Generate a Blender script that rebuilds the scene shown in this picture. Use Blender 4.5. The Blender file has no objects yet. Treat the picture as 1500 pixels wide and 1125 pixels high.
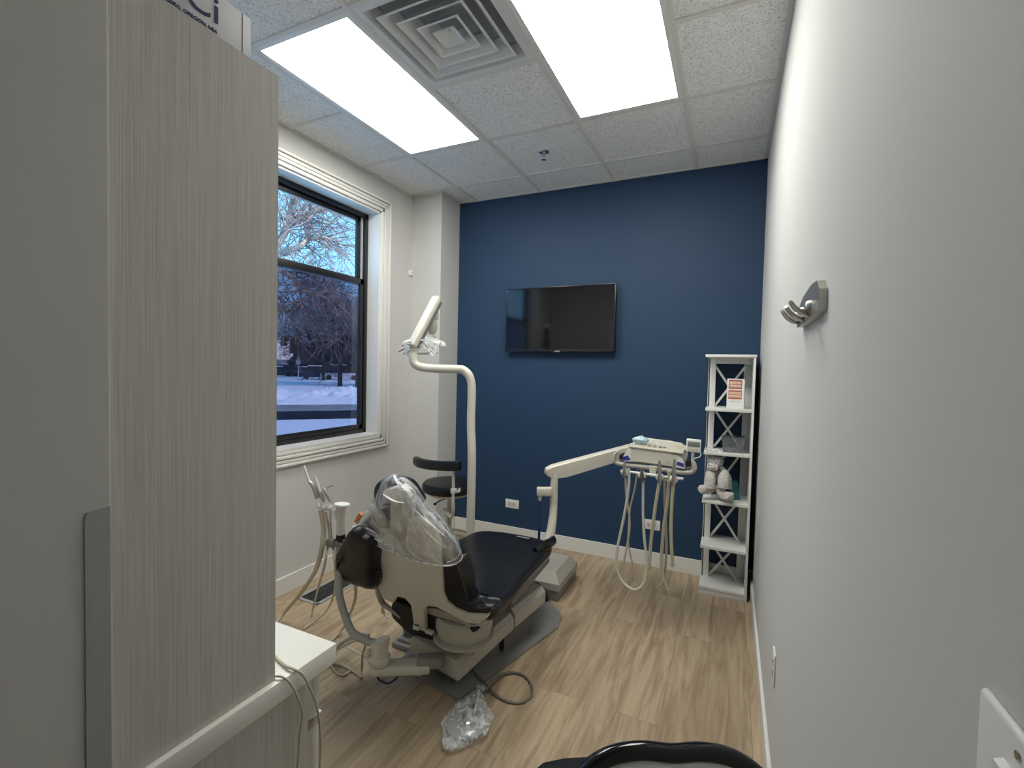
import bpy, bmesh, math, random
from mathutils import Vector, Matrix, noise as mnoise
random.seed(7)
SC = bpy.context.scene
COL = SC.collection
V = Vector

# ---------------------------------------------------------------- camera
YAW, PITCH, ROLL, FPX, CAMH = 0.4364, -0.0338, 0.0230, 687.8, 1.4911
def _basis():
    c, s = math.cos(YAW), math.sin(YAW)
    fw = V((-s, c, 0)); rt = V((c, s, 0)); up = V((0, 0, 1))
    c, s = math.cos(PITCH), math.sin(PITCH); fw, up = c*fw + s*up, c*up - s*fw
    c, s = math.cos(ROLL), math.sin(ROLL); rt, up = c*rt + s*up, c*up - s*rt
    return fw, rt, up
FW, RT, UP = _basis()
CAM = V((0, 0, CAMH))
cd = bpy.data.cameras.new('camera'); cam = bpy.data.objects.new('camera', cd); COL.objects.link(cam)
cd.sensor_fit = 'HORIZONTAL'; cd.sensor_width = 36.0; cd.lens = 36.0*FPX/1500.0
cd.clip_start = 0.02; cd.clip_end = 600
m = Matrix((RT, UP, -FW)).transposed().to_4x4(); m.translation = CAM
cam.matrix_world = m
SC.camera = cam
def ray(u, v): return FW + RT*((u-750)/FPX) - UP*((v-562.5)/FPX)
def atX(u, v, x): r = ray(u, v); return CAM + r*(x/r.x)
def atY(u, v, y): r = ray(u, v); return CAM + r*(y/r.y)
def atZ(u, v, z): r = ray(u, v); return CAM + r*((z-CAMH)/r.z)
def atW(u, v, w): return CAM + ray(u, v)*w

# ---------------------------------------------------------------- world, sun, exposure
SC.view_settings.view_transform = 'Standard'; SC.view_settings.look = 'None'
SC.view_settings.gamma = 1.0; SC.view_settings.exposure = 0.22
SC.view_settings.use_curve_mapping = False
LIGHT_POWER = 12.8
wd = bpy.data.worlds.new('sky'); SC.world = wd; wd.use_nodes = True
nt = wd.node_tree; nt.nodes.clear()
wo = nt.nodes.new('ShaderNodeOutputWorld'); bg = nt.nodes.new('ShaderNodeBackground')
tc = nt.nodes.new('ShaderNodeTexCoord'); sp = nt.nodes.new('ShaderNodeSeparateXYZ'); rp = nt.nodes.new('ShaderNodeValToRGB')
rp.color_ramp.elements[0].position = 0.0; rp.color_ramp.elements[0].color = (0.30, 0.60, 0.92, 1)
rp.color_ramp.elements[1].position = 0.45; rp.color_ramp.elements[1].color = (0.07, 0.44, 0.80, 1)
nt.links.new(tc.outputs['Generated'], sp.inputs[0]); nt.links.new(sp.outputs['Z'], rp.inputs[0])
nt.links.new(rp.outputs[0], bg.inputs[0]); nt.links.new(bg.outputs[0], wo.inputs[0])
bg.inputs[1].default_value = 2.3
sd = bpy.data.lights.new('sun', 'SUN'); sd.energy = 7.0; sd.angle = 0.01; sd.color = (1, 0.94, 0.85)
sun = bpy.data.objects.new('sun', sd); COL.objects.link(sun)
sun.rotation_euler = V((-0.75, 0.15, -0.55)).to_track_quat('-Z', 'Y').to_euler()

# ---------------------------------------------------------------- materials
MATS = {}
def mat(name, col, rough=0.5, metal=0.0, bump=None, var=None, spec=0.5, coat=0.0):
    """bump=(scale,strength[,distance]); var=(scale, colour2[, stretch xyz])"""
    if name in MATS: return MATS[name]
    M = bpy.data.materials.new(name); M.use_nodes = True; MATS[name] = M
    n = M.node_tree.nodes; l = M.node_tree.links; b = n['Principled BSDF']
    b.inputs['Base Color'].default_value = (*col, 1); b.inputs['Roughness'].default_value = rough
    b.inputs['Metallic'].default_value = metal; b.inputs['Specular IOR Level'].default_value = spec
    b.inputs['Coat Weight'].default_value = coat
    if bump or var:
        t = n.new('ShaderNodeTexCoord'); mp = n.new('ShaderNodeMapping'); l.new(t.outputs['Object'], mp.inputs[0])
        if var and len(var) > 2: mp.inputs['Scale'].default_value = var[2]
    if var:
        nz = n.new('ShaderNodeTexNoise'); nz.inputs['Scale'].default_value = var[0]; nz.inputs['Detail'].default_value = 5
        l.new(mp.outputs[0], nz.inputs['Vector'])
        r = n.new('ShaderNodeValToRGB'); r.color_ramp.elements[0].position = 0.35; r.color_ramp.elements[1].position = 0.65
        r.color_ramp.elements[0].color = (*col, 1); r.color_ramp.elements[1].color = (*var[1], 1)
        l.new(nz.outputs[0], r.inputs[0]); l.new(r.outputs[0], b.inputs['Base Color'])
    if bump:
        nb = n.new('ShaderNodeTexNoise'); nb.inputs['Scale'].default_value = bump[0]; nb.inputs['Detail'].default_value = 4
        l.new(mp.outputs[0] if not (var and len(var) > 2 and bump[0] > 1e4) else t.outputs['Object'], nb.inputs['Vector'])
        bn = n.new('ShaderNodeBump'); bn.inputs['Strength'].default_value = bump[1]
        bn.inputs['Distance'].default_value = bump[2] if len(bump) > 2 else 0.002
        l.new(nb.outputs[0], bn.inputs['Height']); l.new(bn.outputs[0], b.inputs['Normal'])
    return M
def emit(name, col, s):
    if name in MATS: return MATS[name]
    M = bpy.data.materials.new(name); M.use_nodes = True; MATS[name] = M
    b = M.node_tree.nodes['Principled BSDF']; b.inputs['Base Color'].default_value = (.8, .8, .8, 1)
    b.inputs['Emission Color'].default_value = (*col, 1); b.inputs['Emission Strength'].default_value = s
    return M
def film(name, tint, base=0.12, peak=0.6, scale=14, rough=0.12, stretch=(1, 1, 1), pos=(0.42, 0.68)):
    """clear plastic film: mostly see-through, creases catch light"""
    M = bpy.data.materials.new(name); M.use_nodes = True; MATS[name] = M
    n = M.node_tree.nodes; l = M.node_tree.links; b = n['Principled BSDF']; out = n['Material Output']
    b.inputs['Base Color'].default_value = (*tint, 1); b.inputs['Roughness'].default_value = rough
    b.inputs['Specular IOR Level'].default_value = 0.8
    t = n.new('ShaderNodeTexCoord'); mp = n.new('ShaderNodeMapping'); mp.inputs['Scale'].default_value = stretch
    l.new(t.outputs['Object'], mp.inputs[0])
    nz = n.new('ShaderNodeTexNoise'); nz.inputs['Scale'].default_value = scale; nz.inputs['Detail'].default_value = 6
    nz.inputs['Distortion'].default_value = 1.5; l.new(mp.outputs[0], nz.inputs['Vector'])
    r = n.new('ShaderNodeValToRGB'); r.color_ramp.elements[0].position = pos[0]; r.color_ramp.elements[1].position = pos[1]
    r.color_ramp.elements[0].color = (base,)*3+(1,); r.color_ramp.elements[1].color = (peak,)*3+(1,)
    l.new(nz.outputs[0], r.inputs[0])
    bn = n.new('ShaderNodeBump'); bn.inputs['Strength'].default_value = 0.8; bn.inputs['Distance'].default_value = 0.012
    l.new(nz.outputs[0], bn.inputs['Height']); l.new(bn.outputs[0], b.inputs['Normal'])
    tr = n.new('ShaderNodeBsdfTransparent'); mx = n.new('ShaderNodeMixShader')
    l.new(r.outputs[0], mx.inputs[0]); l.new(tr.outputs[0], mx.inputs[1]); l.new(b.outputs[0], mx.inputs[2])
    l.new(mx.outputs[0], out.inputs[0])
    return M
def glassy(name, tint, fac, rough=0.02):
    M = bpy.data.materials.new(name); M.use_nodes = True; MATS[name] = M
    n = M.node_tree.nodes; l = M.node_tree.links; out = n['Material Output']
    tr = n.new('ShaderNodeBsdfTransparent'); tr.inputs[0].default_value = (*tint, 1)
    g = n.new('ShaderNodeBsdfGlossy'); g.inputs['Roughness'].default_value = rough; g.inputs[0].default_value = (.8, .9, 1, 1)
    mx = n.new('ShaderNodeMixShader'); mx.inputs[0].default_value = fac
    l.new(tr.outputs[0], mx.inputs[1]); l.new(g.outputs[0], mx.inputs[2]); l.new(mx.outputs[0], out.inputs[0])
    return M

WALL = mat('wall_paint', (0.62, 0.615, 0.595), 0.8, bump=(260, 0.10, 0.001), spec=0.2)
BLUE = mat('blue_paint', (0.011, 0.043, 0.102), 0.62, bump=(260, 0.12, 0.001))
TRIM = mat('white_trim', (0.78, 0.77, 0.73), 0.3)
WHITE = mat('white_plastic', (0.80, 0.80, 0.77), 0.35)
CREAM = mat('cream_plastic', (0.66, 0.635, 0.55), 0.32)
CREAM2 = mat('grey_beige_plastic', (0.44, 0.42, 0.36), 0.4)
GREYP = mat('grey_plastic', (0.24, 0.235, 0.225), 0.45)
GREYD = mat('dark_grey_plastic', (0.15, 0.148, 0.145), 0.5)
BLACK = mat('black_vinyl', (0.008, 0.009, 0.011), 0.36, bump=(30, 0.25, 0.004), spec=0.38)
BLACKM = mat('black_matte', (0.008, 0.008, 0.009), 0.6)
BLACKG = mat('black_gloss', (0.006, 0.006, 0.007), 0.12)
BFRAME = mat('black_window_frame', (0.012, 0.012, 0.014), 0.35)
METAL = mat('brushed_metal', (0.50, 0.49, 0.46), 0.3, 1.0)
CHROME = mat('chrome', (0.75, 0.75, 0.75), 0.12, 1.0)
NICKEL = mat('satin_nickel', (0.50, 0.49, 0.45), 0.35, 0.85)
GUARD = mat('grey_metal_guard', (0.40, 0.41, 0.42), 0.45, 0.1)
COUNTER = mat('white_counter', (0.90, 0.89, 0.84), 0.22, var=(3, (0.87, 0.86, 0.80)))
HOSE_T = mat('tan_hose', (0.50, 0.45, 0.33), 0.45)
HOSE_G = mat('pale_grey_hose', (0.62, 0.61, 0.56), 0.4)
HOSE_Y = mat('olive_hose', (0.46, 0.46, 0.30), 0.4)
HOSE_D = mat('grey_cord', (0.17, 0.155, 0.14), 0.5)
BLUEP = mat('blue_sticker', (0.03, 0.04, 0.30), 0.4)
BLUEC = mat('dark_blue_cord', (0.01, 0.02, 0.12), 0.4)
ORANGE = mat('orange_label', (0.75, 0.25, 0.06), 0.5)
PAPER = mat('paper_white', (0.82, 0.82, 0.80), 0.6)

def mat_cabinet():
    M = bpy.data.materials.new('grained_laminate'); M.use_nodes = True
    n = M.node_tree.nodes; l = M.node_tree.links; b = n['Principled BSDF']; b.inputs['Roughness'].default_value = 0.45
    t = n.new('ShaderNodeTexCoord'); mp = n.new('ShaderNodeMapping'); mp.inputs['Scale'].default_value = (420, 420, 3.0)
    l.new(t.outputs['Object'], mp.inputs[0])
    a = n.new('ShaderNodeTexNoise'); a.inputs['Scale'].default_value = 1.6; a.inputs['Detail'].default_value = 4
    l.new(mp.outputs[0], a.inputs['Vector'])
    r = n.new('ShaderNodeValToRGB')
    r.color_ramp.elements[0].position = 0.30; r.color_ramp.elements[0].color = (0.52, 0.495, 0.445, 1)
    r.color_ramp.elements[1].position = 0.68; r.color_ramp.elements[1].color = (0.67, 0.65, 0.60, 1)
    l.new(a.outputs[0], r.inputs[0]); l.new(r.outputs[0], b.inputs['Base Color'])
    bn = n.new('ShaderNodeBump'); bn.inputs['Strength'].default_value = 0.25; bn.inputs['Distance'].default_value = 0.0008
    l.new(a.outputs[0], bn.inputs['Height']); l.new(bn.outputs[0], b.inputs['Normal'])
    return M
LAMINATE = mat_cabinet()

def mat_floor():
    M = bpy.data.materials.new('oak_planks'); M.use_nodes = True
    n = M.node_tree.nodes; l = M.node_tree.links; b = n['Principled BSDF']; b.inputs['Roughness'].default_value = 0.42
    t = n.new('ShaderNodeTexCoord'); mp = n.new('ShaderNodeMapping'); mp.inputs['Rotation'].default_value = (0, 0, math.pi/2)
    mp.inputs['Location'].default_value = (0.35, 0.05, 0)
    l.new(t.outputs['Object'], mp.inputs[0])
    br = n.new('ShaderNodeTexBrick'); br.inputs['Scale'].default_value = 1.0
    br.inputs['Brick Width'].default_value = 1.22; br.inputs['Row Height'].default_value = 0.178
    br.inputs['Mortar Size'].default_value = 0.0011; br.offset = 0.37
    br.inputs['Color1'].default_value = (0, 0, 0, 1); br.inputs['Color2'].default_value = (1, 1, 1, 1); br.inputs['Mortar'].default_value = (0.5,)*3+(1,)
    l.new(mp.outputs[0], br.inputs['Vector'])
    # grain: stretched along the plank, shifted per plank
    add = n.new('ShaderNodeVectorMath'); add.operation = 'MULTIPLY_ADD'
    l.new(br.outputs['Color'], add.inputs[0]); add.inputs[1].default_value = (13.7, 5.1, 3.3)
    l.new(mp.outputs[0], add.inputs[2])
    mg = n.new('ShaderNodeMapping'); mg.inputs['Scale'].default_value = (1.1, 11.0, 1.0); l.new(add.outputs[0], mg.inputs[0])
    g = n.new('ShaderNodeTexNoise'); g.inputs['Scale'].default_value = 1.7; g.inputs['Detail'].default_value = 7; g.inputs['Distortion'].default_value = 1.1
    g.inputs['Roughness'].default_value = 0.62
    l.new(mg.outputs[0], g.inputs['Vector'])
    r = n.new('ShaderNodeValToRGB'); e = r.color_ramp.elements
    e[0].position = 0.28; e[0].color = (0.250, 0.165, 0.092, 1)
    e[1].position = 0.74; e[1].color = (0.54, 0.425, 0.275, 1)
    x = r.color_ramp.elements.new(0.5); x.color = (0.405, 0.300, 0.187, 1)
    l.new(g.outputs[0], r.inputs[0])
    mf = n.new('ShaderNodeMapping'); mf.inputs['Scale'].default_value = (3, 120.0, 1.0); l.new(add.outputs[0], mf.inputs[0])
    f = n.new('ShaderNodeTexNoise'); f.inputs['Scale'].default_value = 1.0; f.inputs['Detail'].default_value = 3; l.new(mf.outputs[0], f.inputs['Vector'])
    hs = n.new('ShaderNodeHueSaturation')
    ma = n.new('ShaderNodeMath'); ma.operation = 'MULTIPLY_ADD'; ma.inputs[1].default_value = 0.16; ma.inputs[2].default_value = 0.92
    l.new(br.outputs['Color'], ma.inputs[0])
    mb = n.new('ShaderNodeMath'); mb.operation = 'MULTIPLY_ADD'; mb.inputs[1].default_value = 0.35
    l.new(f.outputs[0], mb.inputs[0]); 
    sb = n.new('ShaderNodeMath'); sb.operation = 'SUBTRACT'; sb.inputs[1].default_value = 0.175; l.new(ma.outputs[0], sb.inputs[0]); l.new(sb.outputs[0], mb.inputs[2])
    l.new(mb.outputs[0], hs.inputs['Value']); l.new(r.outputs[0], hs.inputs['Color']); hs.inputs['Saturation'].default_value = 0.92
    mx = n.new('ShaderNodeMixRGB'); mx.inputs[2].default_value = (0.26, 0.18, 0.11, 1)
    l.new(br.outputs['Fac'], mx.inputs[0]); l.new(hs.outputs[0], mx.inputs[1]); l.new(mx.outputs[0], b.inputs['Base Color'])
    bn = n.new('ShaderNodeBump'); bn.inputs['Strength'].default_value = 0.12; bn.inputs['Distance'].default_value = 0.001
    l.new(f.outputs[0], bn.inputs['Height']); l.new(bn.outputs[0], b.inputs['Normal'])
    return M
FLOOR = mat_floor()

def mat_tile():
    M = bpy.data.materials.new('fissured_ceiling_tile'); M.use_nodes = True
    n = M.node_tree.nodes; l = M.node_tree.links; b = n['Principled BSDF']; b.inputs['Roughness'].default_value = 0.9
    t = n.new('ShaderNodeTexCoord')
    a = n.new('ShaderNodeTexNoise'); a.inputs['Scale'].default_value = 120; a.inputs['Detail'].default_value = 2; a.inputs['Distortion'].default_value = 2.0
    l.new(t.outputs['Object'], a.inputs['Vector'])
    r = n.new('ShaderNodeValToRGB'); r.color_ramp.elements[0].position = 0.33; r.color_ramp.elements[0].color = (0.36, 0.36, 0.35, 1)
    r.color_ramp.elements[1].position = 0.47; r.color_ramp.elements[1].color = (0.88, 0.88, 0.86, 1)
    l.new(a.outputs[0], r.inputs[0]); l.new(r.outputs[0], b.inputs['Base Color'])
    bn = n.new('ShaderNodeBump'); bn.inputs['Strength'].default_value = 0.5; bn.inputs['Distance'].default_value = 0.002
    l.new(a.outputs[0], bn.inputs['Height']); l.new(bn.outputs[0], b.inputs['Normal'])
    return M
TILE = mat_tile()

# ---------------------------------------------------------------- mesh helpers
def cr(pts, n=8, closed=False):
    """Catmull-Rom through the points"""
    pts = [V(p) for p in pts]; N = len(pts); out = []
    if N < 3 and not closed: return pts
    rng = range(N if closed else N-1)
    for i in rng:
        if closed: a, b, c, d = pts[(i-1) % N], pts[i], pts[(i+1) % N], pts[(i+2) % N]
        else: a, b, c, d = pts[max(i-1, 0)], pts[i], pts[i+1], pts[min(i+2, N-1)]
        for k in range(n):
            t = k/n
            out.append(0.5*((2*b) + (c-a)*t + (2*a-5*b+4*c-d)*t*t + (3*b-a-3*c+d)*t**3))
    if not closed: out.append(pts[-1])
    return out

class MB:
    def __init__(s): s.bm = bmesh.new()
    def box(s, lo, hi, bev=0.0, M=None, seg=2):
        lo, hi = V(lo), V(hi); c = (lo+hi)/2; d = hi-lo
        r = bmesh.ops.create_cube(s.bm, size=1.0)
        vs = r['verts']
        for v in vs: v.co = V((v.co.x*d.x, v.co.y*d.y, v.co.z*d.z)) + c
        if bev:
            es = list({e for v in vs for e in v.link_edges})
            rr = bmesh.ops.bevel(s.bm, geom=vs+es, offset=bev, segments=seg, affect='EDGES', profile=0.5)
            vs = list({v for f in rr['faces'] for v in f.verts} | {v for v in vs if v.is_valid})
            # all verts of the island
            seen = set(vs); st = list(vs)
            while st:
                v = st.pop()
                for e in v.link_edges:
                    o = e.other_vert(v)
                    if o not in seen: seen.add(o); st.append(o)
            vs = list(seen)
        if M is not None:
            for v in vs: v.co = M @ v.co
        return s
    def rings(s, rings, cap=True, closed_u=True):
        vr = [[s.bm.verts.new(p) for p in r] for r in rings]
        n = len(vr[0])
        for a, b in zip(vr[:-1], vr[1:]):
            for i in range(n if closed_u else n-1):
                j = (i+1) % n
                try: s.bm.faces.new((a[i], a[j], b[j], b[i]))
                except ValueError: pass
        if cap and closed_u:
            s.bm.faces.new(list(reversed(vr[0]))); s.bm.faces.new(vr[-1])
        return vr
    def tube(s, pts, r, n=10, smooth=6, cap=True, flat=None):
        """r: number or list per control point"""
        P = [V(p) for p in pts]
        if smooth and len(P) > 2:
            Q = cr(P, smooth)
            if hasattr(r, '__len__'):
                R = []
                for i in range(len(P)-1):
                    for k in range(smooth): R.append(r[i]+(r[i+1]-r[i])*k/smooth)
                R.append(r[-1])
            else: R = [r]*len(Q)
        else:
            Q = P; R = list(r) if hasattr(r, '__len__') else [r]*len(Q)
        T = []
        for i in range(len(Q)):
            a = Q[max(i-1, 0)]; b = Q[min(i+1, len(Q)-1)]; d = b-a
            T.append(d.normalized() if d.length > 1e-9 else V((0, 0, 1)))
        ref = V((0, 0, 1)) if abs(T[0].z) < 0.9 else V((1, 0, 0))
        nrm = T[0].cross(ref).normalized(); rg = []
        for i in range(len(Q)):
            nrm = (nrm - T[i]*nrm.dot(T[i]))
            nrm = nrm.normalized() if nrm.length > 1e-6 else T[i].orthogonal().normalized()
            bi = T[i].cross(nrm)
            rg.append([Q[i] + (nrm*math.cos(2*math.pi*k/n) + bi*math.sin(2*math.pi*k/n)*(flat or 1))*R[i] for k in range(n)])
        s.rings(rg, cap); return s
    def lathe(s, prof, c=(0, 0, 0), axis=(0, 0, 1), n=28, cap=True):
        """prof: list of (r, h) along axis"""
        q = V((0, 0, 1)).rotation_difference(V(axis).normalized()); c = V(c)
        rg = [[c + q @ V((max(r, 1e-4)*math.cos(2*math.pi*k/n), max(r, 1e-4)*math.sin(2*math.pi*k/n), h)) for k in range(n)] for r, h in prof]
        s.rings(rg, cap); return s
    def ell(s, c, rad, M=None, seg=20, rg=12):
        c = V(c); r = bmesh.ops.create_uvsphere(s.bm, u_segments=seg, v_segments=rg, radius=1)
        for v in r['verts']:
            p = V((v.co.x*rad[0], v.co.y*rad[1], v.co.z*rad[2]))
            v.co = c + (M @ p if M is not None else p)
        return s
    def prism(s, pts, vec):
        """pts: closed planar outline, extruded by vec"""
        a = [V(p) for p in pts]; vec = V(vec)
        s.rings([a, [p+vec for p in a]]); return s
    def pad(s, outline, thick, fn, bulge=0.25, layers=7, smooth=5, inset=None):
        """cushion: 2D outline -> fn(u, v, t in -1..1) -> point"""
        o = cr([V((p[0], p[1], 0)) for p in outline], smooth, True) if smooth else [V((p[0], p[1], 0)) for p in outline]
        c = sum(o, V())/len(o); rg = []
        ins = inset if inset is not None else thick/2
        def ring(k, t):
            rr = []
            for p in o:
                d = p-c; L = d.length
                q = c + d*max(0.02, (L-k)/L) if k < L else c+d*0.02
                rr.append(fn(q.x, q.y, t))
            return rr
        for i in range(layers):
            a = -math.pi/2 + math.pi*i/(layers-1); t = math.sin(a)
            rg.append(ring(ins*(1-math.cos(a)), t))
        # domed caps
        mind = min((p-c).length for p in o)
        top = [ring(ins + (mind-ins)*f, 1+bulge*f) for f in (0.3, 0.6, 0.9)]
        bot = [ring(ins + (mind-ins)*f, -1-bulge*f*0.2) for f in (0.9, 0.6, 0.3)]
        s.rings(bot+rg+top); return s
    def quadgrid(s, nu, nv, fn, closed_u=False):
        vs = [[s.bm.verts.new(fn(i/(nu if closed_u else nu-1), j/(nv-1))) for i in range(nu)] for j in range(nv)]
        for j in range(nv-1):
            for i in range(nu if closed_u else nu-1):
                k = (i+1) % nu
                s.bm.faces.new((vs[j][i], vs[j][k], vs[j+1][k], vs[j+1][i]))
        return s
    def build(s, name, material, parent=None, smooth=True, loc=None):
        bmesh.ops.recalc_face_normals(s.bm, faces=s.bm.faces)
        me = bpy.data.meshes.new(name); s.bm.to_mesh(me); s.bm.free()
        if smooth:
            for p in me.polygons: p.use_smooth = True
            try: me.set_sharp_from_angle(angle=math.radians(40))
            except Exception: pass
        me.materials.append(material)
        if loc is not None:
            me.transform(Matrix.Translation(-V(loc)))
        o = bpy.data.objects.new(name, me); COL.objects.link(o)
        if loc is not None: o.location = loc
        if parent:
            o.parent = parent
            w = V(parent.location); pp = parent.parent
            while pp: w += V(pp.location); pp = pp.parent
            if parent.type == 'EMPTY' or w.length > 0: o.location = (V(loc) if loc is not None else V((0, 0, 0))) - w
        return o
def empty(name, loc, label, cat, group=None):
    o = bpy.data.objects.new(name, None); COL.objects.link(o); o.location = loc
    return tag(o, label, cat, group)
def tag(o, label, cat, group=None, kind=None):
    o['label'] = label; o['category'] = cat
    if group: o['group'] = group
    if kind: o['kind'] = kind
    return o
def struct(o): o['kind'] = 'structure'; return o
def lab(o, label): o['label'] = label; return o
def text_mesh(name, s, size, M, material, parent, depth=0.0006, font_scale_x=1.0):
    cu = bpy.data.curves.new(name, 'FONT'); cu.body = s; cu.size = size; cu.extrude = depth; cu.align_x = 'CENTER'; cu.align_y = 'CENTER'
    o = bpy.data.objects.new(name+'_tmp', cu); COL.objects.link(o)
    dg = bpy.context.evaluated_depsgraph_get(); dg.update()
    me = bpy.data.meshes.new_from_object(o.evaluated_get(dg)); bpy.data.objects.remove(o)
    me.name = name
    me.transform(Matrix.Diagonal((font_scale_x, 1, 1, 1))); me.transform(M)
    me.materials.clear(); me.materials.append(material)
    w = bpy.data.objects.new(name, me); COL.objects.link(w)
    if parent:
        w.parent = parent
        q = V(parent.location); pp = parent.parent
        while pp: q += V(pp.location); pp = pp.parent
        w.location = -q
    return w
def frameM(o, ex, ey):
    ex = V(ex).normalized(); ey = V(ey).normalized(); ez = ex.cross(ey)
    M = Matrix((ex, ey, ez)).transposed().to_4x4(); M.translation = V(o); return M

# ---------------------------------------------------------------- room
R, D, H, L = 0.176, 3.683, 2.961, -2.575
LB, DC = -2.277, 3.391
GX, GY, T = -2.105, 2.724, 0.6096
YF, YB = 0.357, -1.5          # front wall of the room, far end of the passage behind the camera
JX = -0.790                   # wall end beside the cabinet
XW = -2.75
struct(MB().box((XW, YB-.1, -0.12), (R+.15, D+.15, 0)).build('floor', FLOOR, smooth=False))
struct(MB().box((R, YB, 0), (R+.12, D+.12, H+.2)).build('wall_right', WALL, smooth=False))
struct(MB().box((LB-.4, D, 0), (R, D+.12, H+.2)).build('wall_back', BLUE, smooth=False))
struct(MB().box((L, DC, 0), (LB, D, H+.2)).build('wall_chase', WALL, smooth=False))
struct(MB().box((-2.75, 0.19, 0), (JX, YF, H+.2)).build('wall_front', WALL, smooth=False))
struct(MB().box((-2.75, YB-.1, 0), (R+.12, YB, H+.2)).build('wall_passage', WALL, smooth=False))
struct(MB().box((-2.87, YB, 0), (-2.75, 0.19, H+.2)).build('wall_passage_end', WALL, smooth=False))
# left wall with window opening
WY0, WY1, WZ0, WZ1 = 0.95, 2.975, 0.930, 2.708
b = MB(); XL = L-.175
b.box((XL, YF-.17, 0), (L, WY0, H+.2)); b.box((XL, WY1, 0), (L, D+.12, H+.2))
b.box((XL, WY0, 0), (L, WY1, WZ0)); b.box((XL, WY0, WZ1), (L, WY1, H+.2))
struct(b.build('wall_left', WALL, smooth=False))

# ceiling: lay-in tiles; cells of the lamps and the air vent stay open
xs = [XW]+[GX+i*T for i in range(0, 4)]+[R+.02]
ys = [YB]+[GY+j*T for j in range(-6, 2)]+[D+.02]
def cell(i, j): return (xs[i] > GX-.01 and (abs(xs[i]-GX) < .01 or abs(xs[i]-(GX+2*T)) < .01) and GY-2*T-.01 < ys[j] < GY-.01)
b = MB()
for i in range(len(xs)-1):
    for j in range(len(ys)-1):
        if cell(i, j): continue
        if abs(xs[i]-(GX+T)) < .01 and abs(ys[j]-(GY-2*T)) < .01: continue
        x0, x1, y0, y1 = xs[i], xs[i+1], ys[j], ys[j+1]
        z = H+.008
        b.bm.faces.new([b.bm.verts.new(p) for p in ((x0, y0, z), (x1, y0, z), (x1, y1, z), (x0, y1, z))])
ce = b.build('ceiling', TILE, smooth=False); struct(ce)
b = MB()
for i, x in enumerate(xs[1:-1]): b.box((x-.012, YB, H), (x+.012, D, H+.010))
for y in ys[1:-1]:
    segs = [(L, LB) if y > DC else (L, R)]
    segs = [(LB if y > DC else L, R)]
    for a, c in segs:
        # break the cross bars where the long lamps run through
        cuts = [a]
        mid = GY-T
        if abs(y-mid) < .01:
            for (p, q) in ((a, GX), (GX+T, GX+2*T), (GX+3*T, c)): b.box((p, y-.012, H+.0005), (q, y+.012, H+.0095))
        else: b.box((a, y-.012, H+.0005), (c, y+.012, H+.0095))
b.box((R-.022, YB, H+.001), (R, D, H+.009)); b.box((L, YF, H+.001), (L+.022, DC, H+.009))
b.box((LB, D-.022, H+.001), (R, D, H+.009)); b.box((LB, DC, H+.001), (LB+.022, D, H+.009)); b.box((L, DC-.022, H+.001), (LB+.022, DC, H+.009))
struct(b.build('trim_1', mat('grid_paint', (0.70, 0.69, 0.65), 0.5), smooth=False))
struct(MB().box((XW-.1, YB-.1, H+.2), (R+.12, D+.12, H+.26)).build('ceiling_slab', GREYD, smooth=False))

# baseboards
HB = 0.1126
def board(name, lo, hi): struct(MB().box(lo, hi, 0.003).build(name, TRIM, smooth=False))
board('baseboard_back', (LB+.014, D-.014, 0), (R-.014, D, HB))
board('baseboard_right', (R-.014, YB, 0), (R, D, HB))
board('baseboard_left', (L, YF, 0), (L+.014, DC-.014, HB))
board('baseboard_chase', (L, DC-.014, 0), (LB+.014, DC, HB))
board('baseboard_chase_side', (LB, DC, 0), (LB+.014, D-.014, HB))

# ---------------------------------------------------------------- window
wroot = bpy.data.objects.new('window_1', None); COL.objects.link(wroot); wroot.location = (L, 1.96, WZ0); struct(wroot)
CW = 0.106
b = MB()
bands = [(0.0, .030, .018), (.030, .056, .024), (.056, .082, .019), (.082, CW, .026)]
def frame_band(b, i, o, d, x=L):
    y0, y1, z0, z1 = WY0, WY1, WZ0, WZ1
    b.box((x, y0-o, z1+i), (x+d, y1+o, z1+o), .0045); b.box((x, y0-o, z0-o), (x+d, y1+o, z0-i), .0045)
    b.box((x, y1+i, z0-o), (x+d, y1+o, z1+o), .0045); b.box((x, y0-o, z0-o), (x+d, y0-i, z1+o), .0045)
for i, o, d in bands: frame_band(b, i+.0022, o-.0022, d)
frame_band(b, 0, CW, .006)
b.build('window_casing', TRIM, wroot)
b = MB(); t = .012; xg = L-.115
b.box((xg-.03, WY0, WZ0), (L+.016, WY1, WZ0+t)); b.box((xg-.03, WY0, WZ1-t), (L+.001, WY1, WZ1))
b.box((xg-.03, WY0, WZ0), (L+.001, WY0+t, WZ1)); b.box((xg-.03, WY1-t, WZ0), (L+.001, WY1, WZ1))
b.build('window_reveal', TRIM, wroot, smooth=False)
LINER = mat('pale_jamb_liner', (0.62, 0.62, 0.62), 0.3)
MR0, MR1 = 2.128, 2.185
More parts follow.
